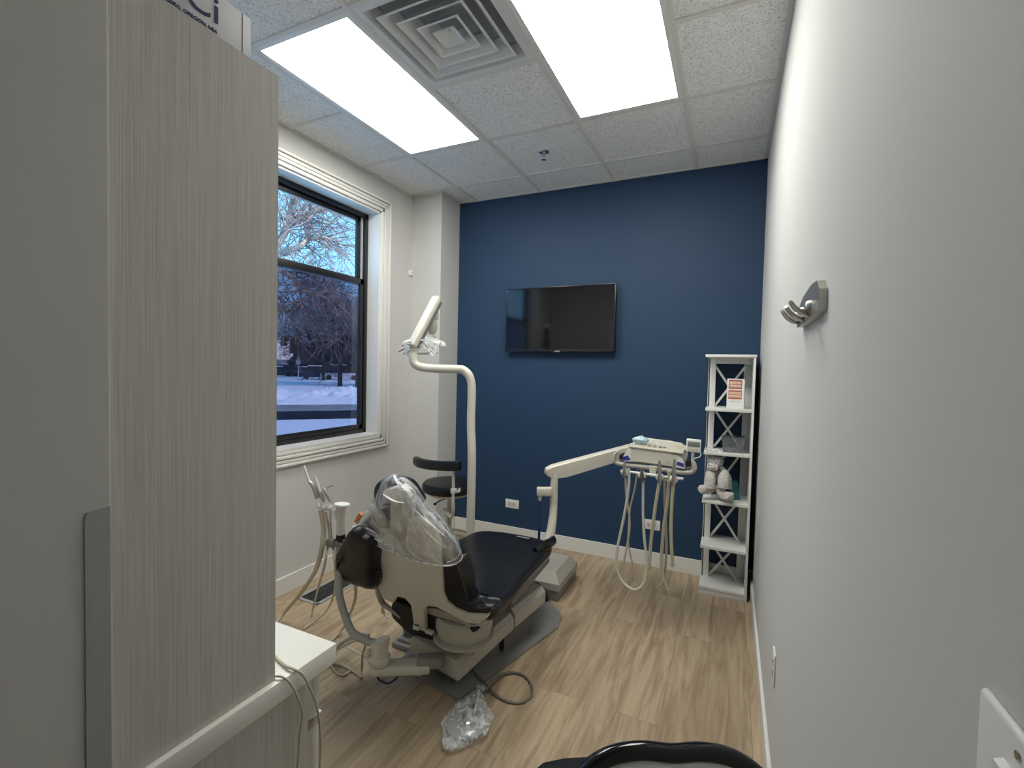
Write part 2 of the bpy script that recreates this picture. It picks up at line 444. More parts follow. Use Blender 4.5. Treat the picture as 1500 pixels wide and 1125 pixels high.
for k, (y0, y1) in enumerate(((1.995, WY1-t), (WY0+t, 1.925))):
    z0, z1 = WZ0+t, WZ1-t
    f = MB(); w = .032
    for lo, hi in (((y0, z0), (y1, z0+w)), ((y0, z1-w), (y1, z1)), ((y0, z0), (y0+w, z1)), ((y1-w, z0), (y1, z1))):
        f.box((xg-.05, lo[0], lo[1]), (xg, hi[0], hi[1]), .002)
    fo = f.build('window_frame', BFRAME, wroot)
    for (za, zb, xo, nm) in ((MR0, z1-w, -.035, 'upper_sash'), (z0+w, MR1-.01, -.012, 'lower_sash')):
        s_ = MB(); q = .036; xa, xb = xg-.022+xo, xg+xo+.004
        ya, yb = y0+w+.004, y1-w-.004
        if nm == 'upper_sash': ya, yb = ya+.010, yb-.016
        for lo, hi in (((ya, za), (yb, za+(.057 if nm == 'upper_sash' else q))), ((ya, zb-(q if nm == 'upper_sash' else .047)), (yb, zb)), ((ya, za), (ya+q, zb)), ((yb-q, za), (yb, zb))):
            s_.box((xa, lo[0], lo[1]), (xb, hi[0], hi[1]), .003)
        so = s_.build(nm, BFRAME, wroot)
        g = MB().box((xa+.008, ya+q-.004, za+.02), (xa+.014, yb-q+.004, zb-.02))
        g.build('pane', MATS.get('pane_glass') or glassy('pane_glass', (.97, .98, 1), .04), so, smooth=False)
    ln = MB().box((xg-.049, y1-w-.010, MR0+.05), (xg-.026, y1-w-.001, z1-w)).box((xg-.049, y1-w-.003, z0+w), (xg-.024, y1-w+.001, MR0))
    ln.build('jamb_liner', LINER, fo, smooth=False)
    sc = MB().box((xg-.074, y0+.004, z0+.004), (xg-.071, y1-.004, MR1))
    sc.build('insect_screen', MATS.get('screen_mesh') or glassy('screen_mesh', (.46, .44, .50), .0), fo, smooth=False)
MB().box((xg-.06, 1.925, WZ0+t), (xg+.004, 1.995, WZ1-t), .002).build('window_mullion', BFRAME, wroot)

# ---------------------------------------------------------------- ceiling fixtures
LAMP = emit('lamp_diffuser', (1.0, 0.985, 0.91), LIGHT_POWER)
def ceil_lamp(x0, label):
    y0 = GY-2*T
    r = empty('ceiling_light', (x0+T/2, y0+T, H), label, 'ceiling light', 'ceiling light panels')
    f = MB(); w = .024
    f.box((x0+.012, y0+.012, H+.001), (x0+.012+w, y0+2*T-.012, H+.012)); f.box((x0+T-.012-w, y0+.012, H+.001), (x0+T-.012, y0+2*T-.012, H+.012))
    f.box((x0+.012+w, y0+.012, H+.001), (x0+T-.012-w, y0+.012+w, H+.012)); f.box((x0+.012+w, y0+2*T-.012-w, H+.001), (x0+T-.012-w, y0+2*T-.012, H+.012))
    f.box((x0+.0, y0+.0, H+.0125), (x0+T, y0+2*T, H+.05))
    f.build('frame', TRIM, r, smooth=False)
    MB().box((x0+.030, y0+.030, H+.003), (x0+T-.030, y0+2*T-.030, H+.011)).build('diffuser', LAMP, r, smooth=False)
ceil_lamp(GX, 'glowing white ceiling light panel nearer the window')
ceil_lamp(GX+2*T, 'glowing white ceiling light panel nearer the right-hand wall')
# air vent
vx, vy = GX+1.5*T, GY-1.5*T
r = empty('ceiling_vent', (vx, vy, H), 'square white four-way air vent between the two ceiling light panels', 'air vent')
VENT = mat('vent_white', (0.70, 0.71, 0.71), 0.35)
def ringsq(b, h0, z0, h1, z1, th=.0025):
    a = [V((vx+sx*h0, vy+sy*h0, z0)) for sx, sy in ((-1, -1), (1, -1), (1, 1), (-1, 1))]
    c = [V((vx+sx*h1, vy+sy*h1, z1)) for sx, sy in ((-1, -1), (1, -1), (1, 1), (-1, 1))]
    va = [b.bm.verts.new(p) for p in a]; vc = [b.bm.verts.new(p) for p in c]
    wa = [b.bm.verts.new(p+V((0, 0, th))) for p in a]; wc = [b.bm.verts.new(p+V((0, 0, th))) for p in c]
    for i in range(4):
        j = (i+1) % 4
        b.bm.faces.new((va[i], va[j], vc[j], vc[i])); b.bm.faces.new((wa[i], wa[j], wc[j], wc[i]))
        b.bm.faces.new((va[i], va[j], wa[j], wa[i])); b.bm.faces.new((vc[i], vc[j], wc[j], wc[i]))
b = MB(); ringsq(b, T/2-.012, H+.001, .262, H+.002); ringsq(b, .262, H+.002, .235, H+.06); b.build('frame', VENT, r, smooth=False)
for h in (.225, .165, .105):
    b = MB(); ringsq(b, h, H-.006, h-.012, H-.004); ringsq(b, h-.012, H-.004, h-.058, H+.055); b.build('louvre', VENT, r, smooth=False)
b = MB(); ringsq(b, .055, H-.006, .046, H-.003); ringsq(b, .046, H-.003, .006, H+.026)
b.box((vx-.006, vy-.006, H+.024), (vx+.006, vy+.006, H+.03)); b.build('centre_cone', VENT, r, smooth=False)
MB().box((vx-T/2+.004, vy-T/2+.004, H+.065), (vx+T/2-.004, vy+T/2-.004, H+.12)).build('duct_box', mat('duct_grey', (0.42, 0.43, 0.43), .7), r, smooth=False)
# sprinkler
c = V((-1.209, 3.023, H+.008))
r = empty('sprinkler_head', c, 'small chrome sprinkler head in a ceiling tile', 'sprinkler')
MB().lathe([(.036, 0), (.036, -.003), (.020, -.012), (.012, -.013)], c).build('escutcheon', CHROME, r)
b = MB().lathe([(.010, -.012), (.009, -.03), (.005, -.032)], c)
for s in (-1, 1): b.tube([c+V((s*.008, 0, -.028)), c+V((s*.013, 0, -.04)), c+V((0, 0, -.052))], .002, 6)
b.lathe([(.016, -.052), (.016, -.054), (.004, -.055)], c); b.build('deflector', CHROME, r)

# ---------------------------------------------------------------- television
tx0, tx1, tz0, tz1 = -1.757, -.824, 1.632, 2.162
ty = D-.062
r = empty('television', ((tx0+tx1)/2, D, (tz0+tz1)/2), 'black flat television mounted on the blue wall', 'television')
b = MB().box((tx0, ty, tz0), (tx1, ty+.035, tz1), .004); b.box((tx0+.12, ty+.034, tz0+.06), (tx1-.12, ty+.048, tz1-.08), .004)
b.build('housing', BLACKM, r)
MB().box((tx0+.010, ty-.0015, tz0+.018), (tx1-.010, ty+.001, tz1-.010)).build('screen', mat('tv_screen', (0.004, 0.004, 0.006), 0.08, spec=0.6), r, smooth=False)
b = MB()
for lo, hi in (((tx0, tz0), (tx1, tz0+.017)), ((tx0, tz1-.009), (tx1, tz1)), ((tx0, tz0), (tx0+.009, tz1)), ((tx1-.009, tz0), (tx1, tz1))):
    b.box((lo[0], ty-.004, lo[1]), (hi[0], ty+.002, hi[1]), .001)
b.build('bezel', mat('bezel_black', (0.012, 0.012, 0.013), 0.25), r)
MB().box(((tx0+tx1)/2-.022, ty-.006, tz0-.004), ((tx0+tx1)/2+.022, ty-.003, tz0+.008), .001).build('badge', METAL, r)
b = MB()
for x in (-1.40, -1.20): b.box((x-.012, ty+.005, tz1-.004), (x+.012, ty+.02, tz1+.008), .001)
b.box((-1.47, D-.014, 1.78), (-1.10, D-.0005, 2.02)); b.build('wall_bracket', BLACKM, r)

# ---------------------------------------------------------------- outlets, switch, sensor, hook
OUT = mat('outlet_face', (0.62, 0.56, 0.50), .4)
def outlet(c, ex, ez, n, label, w, h, duplex_dir, pink=False):
    c, ex, ez, n = V(c), V(ex), V(ez), V(n)
    r = empty('wall_outlet', c, label, 'outlet', 'wall outlets')
    M = Matrix((ex, ez, n)).transposed().to_4x4(); M.translation = c
    MB().box((-w/2, -h/2, 0), (w/2, h/2, .005), .002, M).build('cover_plate', WHITE, r)
    for s in (-1, 1):
        p = V((s*.0, 0, 0)); q = (duplex_dir[0]*s*.02, duplex_dir[1]*s*.02)
        b = MB(); b.box((q[0]-.015, q[1]-.015, .0045), (q[0]+.015, q[1]+.015, .0075), .003, M)
        so = b.build('socket', OUT if not pink or s < 0 else mat('pink_socket', (.75, .52, .52), .4), r)
        b = MB()
        for k in (-1, 1):
            a = V((duplex_dir[1]*k*.006, duplex_dir[0]*k*.006, 0))
            sx, sy = (.004, .0012) if duplex_dir[0] else (.0012, .004)
            b.box((q[0]+a.x-sx, q[1]+a.y-sy, .0074), (q[0]+a.x+sx, q[1]+a.y+sy, .0079), 0, M)
        b.build('slot', BLACKM, so, smooth=False)
outlet((-1.689, D, .311), (-1, 0, 0), (0, 0, 1), (0, -1, 0), 'white double outlet low on the blue wall, behind the dental chair', .126, .076, (1, 0))
outlet((-.513, D, .320), (-1, 0, 0), (0, 0, 1), (0, -1, 0), 'white double outlet low on the blue wall, behind the hanging hoses', .126, .076, (1, 0), True)
outlet((R, 1.885, .452), (0, -1, 0), (0, 0, 1), (-1, 0, 0), 'white outlet low on the right-hand wall', .072, .116, (0, 1))
# light switch, close to the camera
r = empty('light_switch', (R, .405, 1.235), 'white rocker light switch at the bottom right corner of the photo', 'light switch')
MB().box((R-.0065, .338, 1.150), (R, .445, 1.271), .004, seg=3).build('cover_plate', WHITE, r)
M_ = Matrix.Rotation(0, 4, 'X')
b = MB(); b.rings([[V((R-.006, .372, 1.175)), V((R-.006, .408, 1.175)), V((R-.006, .408, 1.245)), V((R-.006, .372, 1.245))],
                   [V((R-.0075, .373, 1.177)), V((R-.0075, .407, 1.177)), V((R-.012, .407, 1.243)), V((R-.012, .373, 1.243))]])
b.build('rocker', WHITE, r, smooth=False)
MB().lathe([(.003, 0), (.0028, .0008)], (R-.0066, .392, 1.258), (-1, 0, 0), 12).build('screw', METAL, r)
# sensor on the wall
sc_ = V((L+.02, 3.375, 2.300))
r = empty('wall_sensor', (L, 3.36, 2.30), 'small white square sensor on the wall right of the window', 'sensor')
p = atX(603, 401, L)
MB().box((L, p.y-.045, p.z-.022), (L+.018, p.y-.003, p.z+.022), .003).build('housing', WHITE, r)
MB().lathe([(.007, 0), (.005, .002)], (L+.018, p.y-.024, p.z+.004), (1, 0, 0), 14).build('lens', GREYP, r)
# coat hook strip on right wall
r = empty('coat_hook', (R, 1.35, 1.66), 'satin metal triple coat hook on the right-hand wall', 'coat hook')
b = MB()
o_ = [(1.165, 1.628), (1.165, 1.672), (1.20, 1.695), (1.28, 1.700), (1.42, 1.690), (1.52, 1.665), (1.52, 1.622), (1.34, 1.618)]
b.prism([V((R, y, z)) for y, z in o_], (-.016, 0, 0)); b.build('back_plate', NICKEL, r)
for y in (1.28, 1.40, 1.50):
    b = MB().lathe([(.017, 0), (.014, .010), (.008, .014)], (R-.014, y, 1.648), (-1, 0, 0), 16)
    b.build('boss', NICKEL, r)
for k in range(3):
    t_ = ((1158, 442.5), (1151, 449.5), (1146, 456))[k]; m_ = ((1166, 452.5), (1159, 459.5), (1153, 465))[k]; q_ = ((1188, 459), (1180, 466), (1172, 472))[k]
    b = MB(); b.tube([atX(*q_, R-.010), atX((q_[0]+m_[0])/2, (q_[1]+m_[1])/2+2, R-.03), atX(*m_, R-.048), atX(*t_, R-.062)], [.0075, .007, .006, .0045], 10, 6)
    b.build('hook', NICKEL, r)

# floor register
p = [atZ(*q, 0) for q in ((440, 873), (465, 888))]
r = empty('floor_register', (-2.35, 2.25, 0), 'grey slotted floor register beside the left-hand baseboard', 'floor vent')
x0, x1, y0, y1 = -2.455, -2.262, 2.085, 2.50
b = MB(); w = .022
for lo, hi in (((x0, y0), (x1, y0+w)), ((x0, y1-w), (x1, y1)), ((x0, y0), (x0+w, y1)), ((x1-w, y0), (x1, y1))): b.box((*lo, 0), (*hi, .006), .002)
b.build('frame', mat('register_grey', (.38, .40, .40), .4, .2), r)
MB().box((x0+w, y0+w, 0.0002), (x1-w, y1-w, .001)).build('well', BLACKM, r, smooth=False)
b = MB()
for i in range(24): y = y0+w+.008+i*(y1-y0-2*w-.01)/24; b.box((x0+w, y, .001), (x1-w, y+.004, .005))
for x in (x0+.075, x0+.118): b.box((x-.002, y0+w, .001), (x+.002, y1-w, .0055))
b.build('grille', mat('register_dark', (.07, .075, .085), .4), r, smooth=False)

# ---------------------------------------------------------------- cabinet by the doorway
CX = -0.798; PY1 = .632; CZ = .862
b = MB().box((-1.62, YF+.002, CZ+.0005), (CX-.0185, PY1-.02, 2.034))
r = empty('upper_cabinet', (-1.2, YF, CZ), 'tall grey grained laminate cabinet standing on the white countertop', 'cabinet')
b.box((CX-.018, YF+.002, CZ+.0005), (CX, PY1, 2.034))
b.build('body', LAMINATE, r, smooth=False)
for x0, x1 in ((-1.615, -1.215), (-1.211, CX-.020)):
    d_ = MB().box((x0, PY1-.019, CZ+.004), (x1, PY1, 2.030), .001).build('door', LAMINATE, r)
    hx = -1.24 if x1 < -1.21 else -1.18
    h = MB().tube([(hx, PY1-.001, 1.0), (hx, PY1+.028, 1.0), (hx, PY1+.028, 1.14), (hx, PY1-.001, 1.14)], .005, 8, 0)
    h.build('handle', NICKEL, d_)
MB().box((CX-.0005, YF+.002, CZ+.001), (CX+.0012, YF+.004, 2.034)).build('edge_strip', TRIM, r, smooth=False)
r = MB().box((-1.66, YF+.001, .818), (-.786, .781, CZ), .003).build('countertop', COUNTER)
tag(r, 'thick white countertop projecting past the tall grey cabinet', 'countertop')
r = empty('base_cabinet', (-1.2, YF, 0), 'low grey grained cabinet under the white countertop', 'cabinet')
MB().box((-1.63, YF+.001, .08), (-.800, .725, .8175)).box((-1.62, YF+.001, 0), (-.83, .66, .0805)).build('body', LAMINATE, r, smooth=False)
d0 = MB().box((-1.625, .726, .084), (-1.216, .745, .812), .001).build('door', LAMINATE, r)
d1 = MB().box((-1.212, .726, .084), (-.801, .745, .812), .001).build('door', LAMINATE, r)
MB().box((-.8006, .716, .70), (-.7985, .742, .722), .0005).build('lock_plate', METAL, r)
MB().box((-.806, .745, .716), (-.798, .752, .722), .001).build('latch', TRIM, d1)

# corner guard on the wall end
o_ = [(.3275, 0.06), (.3275, 1.272), (.3305, 1.281), (.3565, 1.284), (.3565, 0.06)]
b = MB().prism([V((JX, y, z)) for y, z in o_], (.003, 0, 0)); b.box((JX-.03, YF, .06), (JX+.003, YF+.0015, .80))
r = b.build('corner_guard', GUARD, smooth=False); tag(r, 'grey metal corner guard strip on the wall end beside the tall cabinet', 'corner guard')

# carton on top of cabinet
r = empty('carton', (-.95, .47, 2.034), 'white carton with dark blue lettering on top of the tall cabinet', 'box')
CART = mat('carton_white', (.66, .66, .68), .5, bump=(40, .1, .002))
MB().box((-1.10, .30, 2.0345), (-.812, .585, 2.113), .0015).build('box', CART, r)
INK = mat('navy_ink', (0.02, 0.03, 0.12), .5)
TM = lambda y, z, s=0: frameM((-.8113, y, z), (0, 1, 0), (0, 0, 1))
text_mesh('lettering', 'DCi', .062, TM(.474, 2.082), INK, r, font_scale_x=1.05)
text_mesh('lettering', 'NEWBERG, OREGON, USA', .0085, TM(.474, 2.049), INK, r, font_scale_x=.98)
MB().box((-1.10, .555, 2.1131), (-.812, .558, 2.1135)).box((-.8119, .568, 2.036), (-.8115, .5695, 2.112)).build('fold', GREYP, r, smooth=False)

# cables across the countertop
def cable(pts, rad, m_, name, label, cat, n=8):
    o = MB().tube(pts, rad, n, 8).build(name, m_); return tag(o, label, cat, 'cables over the counter edge')
zc = CZ+.0035
CABLE = mat('cream_cable', (.60, .57, .44), .4)
cable([V((-.95, .72, zc)), V((-.90, .695, zc)), V((-.857, .680, zc)), V((-.815, .669, zc)), V((-.790, .667, CZ+.005)), V((-.778, .680, .852)), V((-.776, .697, .815)), V((-.775, .714, .768)), V((-.776, .726, .70)), V((-.78, .728, .60)), V((-.785, .70, .35)), V((-.77, .72, .01)), V((-.70, .8, .006))], .0028, CABLE, 'cable', 'cream cable over the counter edge, the one nearer the counter corner', 'cable')
cable([V((-.90, .650, zc)), V((-.85, .638, zc)), V((-.812, .634, zc)), V((-.790, .640, CZ+.005)), V((-.779, .652, .850)), V((-.777, .668, .812)), V((-.777, .681, .769)), V((-.782, .679, .727)), V((-.788, .675, .62)), V((-.786, .63, .35)), V((-.77, .62, .01)), V((-.72, .6, .006))], .0024, CABLE, 'cable', 'cream cable over the counter edge, the one nearer the tall cabinet', 'cable')

# ---------------------------------------------------------------- office chair at the bottom edge
r = empty('guest_chair', (-.15, .95, 0), 'black-rimmed chair with a cream back at the bottom edge of the photo', 'chair')
WG = .80
RTH = V((RT.x, RT.y, 0)).normalized(); FWH = V((FW.x, FW.y, 0)).normalized(); CG = atW(984, 1100, WG)
def gp(x, z, off=0.0): return CG + RTH*x + V((0, 0, z)) + FWH*(off + .35*x*x + .55*z)   # back plane of the chair
ol = [(-.165, -.055), (-.138, -.026), (-.098, -.008), (-.05, -.001), (0, -.003), (.05, -.001), (.10, -.008), (.140, -.028), (.166, -.058), (.185, -.12), (.18, -.24), (.12, -.31), (0, -.325), (-.12, -.31), (-.18, -.24), (-.182, -.12)]
P = cr([gp(*p_) for p_ in ol], 6, True)
MB().tube(P+[P[0]], .0145, 12, 0, cap=False).build('back_rim', BLACKG, r)
ol2 = [(x*.955, -.155+(z+.155)*.955) for x, z in ol]
MB().pad(ol2, .012, lambda u, v, t: gp(u, v, -t*.010), .9, inset=.012).build('back_panel', mat('cream_shell', (.93, .92, .86), .22), r)
def gf(x, a, z): q = CG + RTH*x + FWH*a; q.z = z; return q
MB().pad([(-.21, .03), (.20, .03), (.22, .2), (.19, .42), (-.19, .42), (-.23, .2)], .05, lambda u, v, t: gf(u, v, .44+t*.03), .1).build('seat', BLACK, r)
MB().tube([gp(-.165, -.062, .0), gp(-.195, -.050, .0), gp(-.225, -.072, .0), gp(-.245, -.12, .04), gp(-.25, -.20, .10)], [.012, .014, .015, .015, .013], 12).tube([gp(-.25, -.20, .10), gf(-.21, .12, .5), gf(-.17, .16, .42)], .012, 8).build('armrest', BLACKM, r)
for x, a in ((-.19, .06), (.17, .06), (-.17, .38), (.15, .38)):
    MB().tube([gf(x*.8, a, .42), gf(x, a+(.03 if a > .2 else -.03), 0.0)], .012, 8, 0).build('leg', BLACKM, r)
MB().tube([gp(0, -.28, .01), gf(0, .01, .47), gf(0, .10, .425)], .018, 8).build('back_bracket', BLACKM, r)

# ---------------------------------------------------------------- dental chair
TH = math.radians(13); BA = V((math.sin(TH), math.cos(TH), 0)); BB = V((math.cos(TH), -math.sin(TH), 0))
BO = V((-1.236, 1.778, 0))             # near end of the lift beam, centre line
def BF(b_, a_, z): return BO + BB*b_ + BA*a_ + V((0, 0, z))
MBASE = Matrix((BB, BA, V((0, 0, 1)))).transposed().to_4x4(); MBASE.translation = BO
ch = empty('dental_chair', (-1.2, 2.1, 0), 'black upholstered dental chair with cream back shell in the middle of the room', 'dental chair')
pl = [(-1.05, 1.765), (-.955, 2.12), (-.850, 2.53), (-.875, 2.66), (-1.00, 2.80), (-1.35, 2.88), (-1.52, 2.75), (-1.55, 2.4), (-1.46, 1.88), (-1.42, 1.83)]
b = MB().prism([V((x, y, 0)) for x, y in pl], (0, 0, .012)); b.build('base_plate', GREYP, ch)
def wedge(b, w, secs):
    """secs: list of (a, z0, z1, halfwidth)"""
    rg = []
    for a, z0, z1, hw, ch_ in secs:
        rg.append([BF(-hw, a, z0), BF(hw, a, z0), BF(hw, a, z1-ch_), BF(hw-ch_, a, z1), BF(-hw+ch_, a, z1), BF(-hw, a, z1-ch_)])
    b.rings(rg); return b
b = wedge(MB(), 0, [(.035, .085, .135, .160, .008), (.045, .082, .165, .170, .022), (.43, .155, .232, .178, .022)])
b.build('lift_beam', CREAM2, ch)
wedge(MB(), 0, [(.10, .012, .07, .10, .004), (.40, .012, .14, .11, .004)]).build('lift_linkage', GREYD, ch)
b = wedge(MB(), 0, [(.438, .158, .250, .180, .026), (.71, .190, .275, .182, .026), (.74, .20, .252, .165, .02)])
lc = b.build('lift_cover', CREAM2, ch)
b = wedge(MB(), 0, [(.43, .012, .15, .12, .004), (.68, .012, .19, .12, .004)]); b.build('pump_housing', GREYD, ch)
text_mesh('lettering', 'EDGE', .026, frameM(BF(.1805, .655, .232), BA, (0, 0, 1)), GREYP, lc, font_scale_x=.9)
MB().ell(BF(.10, .66, .277), (.007, .007, .004)).build('cover_screw', METAL, lc)
# swivel drum
sc0 = V((-1.105, 1.895, 0))
MB().lathe([(.10, .232), (.122, .240), (.134, .275), (.136, .325), (.130, .337), (.0, .337)], sc0, n=40).build('swivel_drum', CREAM2, ch)
MB().lathe([(.05, .12), (.05, .23)], sc0, n=32).build('drum_neck', GREYD, ch)
MB().lathe([(.11, .215), (.144, .222), (.144, .234), (.11, .24)], sc0, n=40).build('drum_ring', CREAM2, ch)
b = MB().box((-.26, .04, .338), (.14, .45, .402), .02, Matrix.Translation(sc0)); b.build('seat_frame', GREYD, ch)
# near-side grey mounting block and pedals
PB0 = V((0, 1.72, .4)); NB = V((0, 1, .45))
def onBK(cx, cy, off=0.0):
    """point of the leaning back plane seen at a place of the photograph (crop units of .3084 px)"""
    r_ = ray(469+.3084*cx, 681+.3084*cy); p0 = PB0+V((0, off, off*.35))
    return CAM + r_*((p0-CAM).dot(NB)/r_.dot(NB))
def bk_uv(cx, cy, off=0.0): p_ = onBK(cx, cy, off); return (p_.x, p_.z)
def BKp(x, z, off=0.0): return V((x, 1.72-.45*(z-.40)+off*(1+.35*.45), z))
b = MB().prism([onBK(*q_, .12) for q_ in ((385, 755), (470, 800), (535, 835), (500, 880), (450, 902), (405, 890), (412, 850))], (0, .07, 0)); b.build('link_arm', GREYP, ch)
b = MB().prism([onBK(*q_, .06) for q_ in ((400, 895), (455, 905), (460, 930), (400, 915))], (0, .06, 0)); b.build('mount_block', GREYD, ch)
MB().box((-1.58, 1.95, .0), (-1.44, 2.12, .03), .008).box((-1.56, 1.97, .028), (-1.46, 2.10, .05), .008).build('stop_pedal', GREYP, ch)

# seat and leg rest
so = [(-1.46, 1.92), (-1.18, 1.90), (-1.02, 1.86), (-.955, 1.76), (-.90, 1.72), (-.862, 1.76), (-.880, 1.95), (-.905, 2.2), (-.912, 2.45), (-.935, 2.60), (-1.16, 2.65), (-1.39, 2.585), (-1.44, 2.38), (-1.48, 2.15), (-1.50, 2.02)]
def seatz(x, y):
    q = (y-2.2)
    z = .452 + .05*max(0, (1.95-y)/.25)**2*.5 - .012*math.exp(-((y-2.0)/.12)**2)
    z += .010*(abs(x+1.18)/.3)**2
    z += .008*mnoise.noise(V((x*9, y*9, 3.1)))*max(0, min(1, (2.05-y)/.25))*2
    return z
b = MB(); b.pad(so, .10, lambda u, v, t: V((u, v, seatz(u, v)-.022+t*.036)), .10, inset=.035)
seat = b.build('seat', BLACK, ch)
b = MB().tube([V((-.955, 2.40, .475)), V((-.925, 2.50, .482)), V((-.915, 2.585, .484))], [.018, .024, .022], 12, 6, flat=1.3); b.build('toe_bumper', BLACKG, ch)
b = MB().box((-1.14, 2.555, .474), (-1.06, 2.575, .478), .001); lab(b.build('seam_label', mat('label_grey', (.22, .20, .22), .5), seat), 'small grey label on black vinyl')
b = MB().prism([V((-.895, 1.98, .415)), V((-.905, 2.5, .412)), V((-.905, 2.5, .388)), V((-.90, 1.98, .365))], (-.5, 0, 0)); b.build('seat_pan', GREYD, ch)

# backrest in its own leaning plane
def BK(x, z, off=0.0): return V((x, 1.72-.45*(z-.40)+off, z+off*.35))
bo = [bk_uv(*q_, .05) for q_ in ((178, 300), (215, 245), (300, 205), (430, 205), (520, 270), (605, 360), (650, 460), (672, 560), (690, 660), (560, 690), (270, 600), (190, 420))]
b = MB(); b.pad(bo, .09, lambda u, v, t: BKp(u, v, .085+t*.042), .12, inset=.035); back = b.build('backrest', BLACK, ch)
so_ = [(262, 360), (262, 480), (272, 590), (290, 640), (345, 662), (365, 632), (400, 640), (425, 670), (435, 720), (440, 778), (498, 800), (492, 700), (505, 678), (550, 682), (620, 720), (700, 760), (755, 762), (790, 735), (800, 722), (700, 718), (640, 694), (600, 660), (582, 620), (574, 470), (566, 390), (530, 300), (470, 262), (340, 262), (290, 300)]
cm = 430
c3 = [onBK(*q_, 0) for q_ in so_]
b = MB(); b.rings([[p_+V((0, .030, .012)) for p_ in c3], [p_+V((0, .004, .002)) for p_ in c3]], True)
sh = b.build('back_shell', CREAM, ch)
md = sh.modifiers.new('bevel', 'BEVEL'); md.width = .007; md.segments = 3; md.limit_method = 'ANGLE'; md.angle_limit = math.radians(50)
b = MB().tube([onBK(*q_, .035) for q_ in ((266, 420), (268, 520), (276, 600), (296, 655), (340, 690), (380, 725))], [.008, .012, .015, .014, .010, .006], 10, 6); b.build('shell_rim', CREAM2, ch)
co = [bk_uv(*q_, .07) for q_ in ((350, 670), (366, 625), (420, 640), (500, 675), (600, 700), (758, 762), (735, 792), (685, 825), (600, 836), (520, 826), (440, 786), (388, 740), (356, 705))]
b = MB(); b.pad(co, .08, lambda u, v, t: BKp(u, v, .085+t*.05), .05, inset=.02); b.build('drive_cover', BLACKM, ch)
b = MB().prism([onBK(*q_, .035) for q_ in ((505, 680), (555, 684), (640, 722), (720, 762), (700, 772), (600, 748), (540, 715), (505, 705))], (0, .03, .008)); b.build('drive_bracket', CREAM2, ch)
MB().box((-.017, -.012, -.010), (.017, .012, .010), .004, Matrix.Translation(onBK(460, 770, -.006))).build('fork_clip', CREAM, ch)
MB().box((-.020, -.012, -.009), (.022, .012, .009), .005, Matrix.Translation(onBK(520, 792, .01))).build('pocket_clip', CREAM, ch)
MB().box((-.012, -.003, -.002), (.012, .001, .003), 0, Matrix.Translation(onBK(460, 762, -.018))).build('clip_slot', BLACKM, ch, smooth=False)
# left arm pad, seen from behind
ao = [bk_uv(*q_, -.03) for q_ in ((262, 360), (262, 480), (270, 545), (255, 590), (215, 582), (150, 560), (108, 532), (78, 480), (74, 430), (110, 370), (160, 295), (215, 325))]
b = MB(); b.pad(ao, .11, lambda u, v, t: BKp(u, v, -.012-t*.045), .10, inset=.03); ar = b.build('armrest', BLACK, ch)
b = MB().tube([onBK(*q_, -.03) for q_ in ((268, 500), (272, 530), (268, 560), (255, 585))], [.006, .011, .012, .007], 10, 6); b.build('armrest_piping', BLACKG, ar)
# right upholstery wing between shell and seat
wo = [bk_uv(*q_, .04) for q_ in ((560, 370), (570, 480), (580, 610), (615, 665), (680, 705), (745, 718), (815, 712), (838, 690), (780, 672), (718, 655), (700, 570), (672, 480), (630, 400))]
b = MB(); b.pad(wo, .09, lambda u, v, t: BKp(u, v, .065-t*.045), .05, inset=.022); b.build('side_wing', BLACK, ch)
b = MB().tube([onBK(*q_, -.002) for q_ in ((655, 470), (680, 540), (698, 620), (712, 655), (760, 682), (815, 684))], .0045, 8, 6); b.build('wing_seam', BLACKG, ch)
# neck bracket and headrest
b = MB().tube([onBK(*q_) for q_ in ((250, 205, .02), (270, 225, .0), (300, 275, -.01), (330, 330, .0))], [.020, .021, .021, .016], 12, 6); b.build('headrest_lever', CREAM2, ch)
b = MB().tube([onBK(*q_) for q_ in ((385, 340, .005), (382, 260, .0), (378, 190, .005), (375, 150, .02))], [.042, .040, .036, .03], 16, 6, flat=.4); b.build('headrest_post', CREAM2, ch)
ho = [bk_uv(*q_, .07) for q_ in ((272, 150), (276, 92), (312, 60), (370, 50), (425, 68), (462, 112), (492, 172), (450, 195), (360, 190), (290, 190))]
b = MB(); b.pad(ho, .07, lambda u, v, t: BKp(u, v, .07+t*.032), .15, inset=.022); b.build('headrest', BLACK, ch)
b = MB(); kn = [onBK(*q_, .012) for q_ in ((298, 138), (330, 108), (375, 96), (412, 118), (395, 172), (350, 168))]
b.rings([[p_+V((0, .03, .0)) for p_ in kn], kn, [p_.lerp(sum(kn, V())/6, .25)+V((0, -.012, 0)) for p_ in kn]]); b.build('headrest_knob', WHITE, ch)
b = MB().prism([onBK(*q_, .02) for q_ in ((160, 272), (176, 280), (196, 240), (184, 228))], (0, .01, .004)); lab(b.build('hang_tag', ORANGE, ch), 'orange tag')

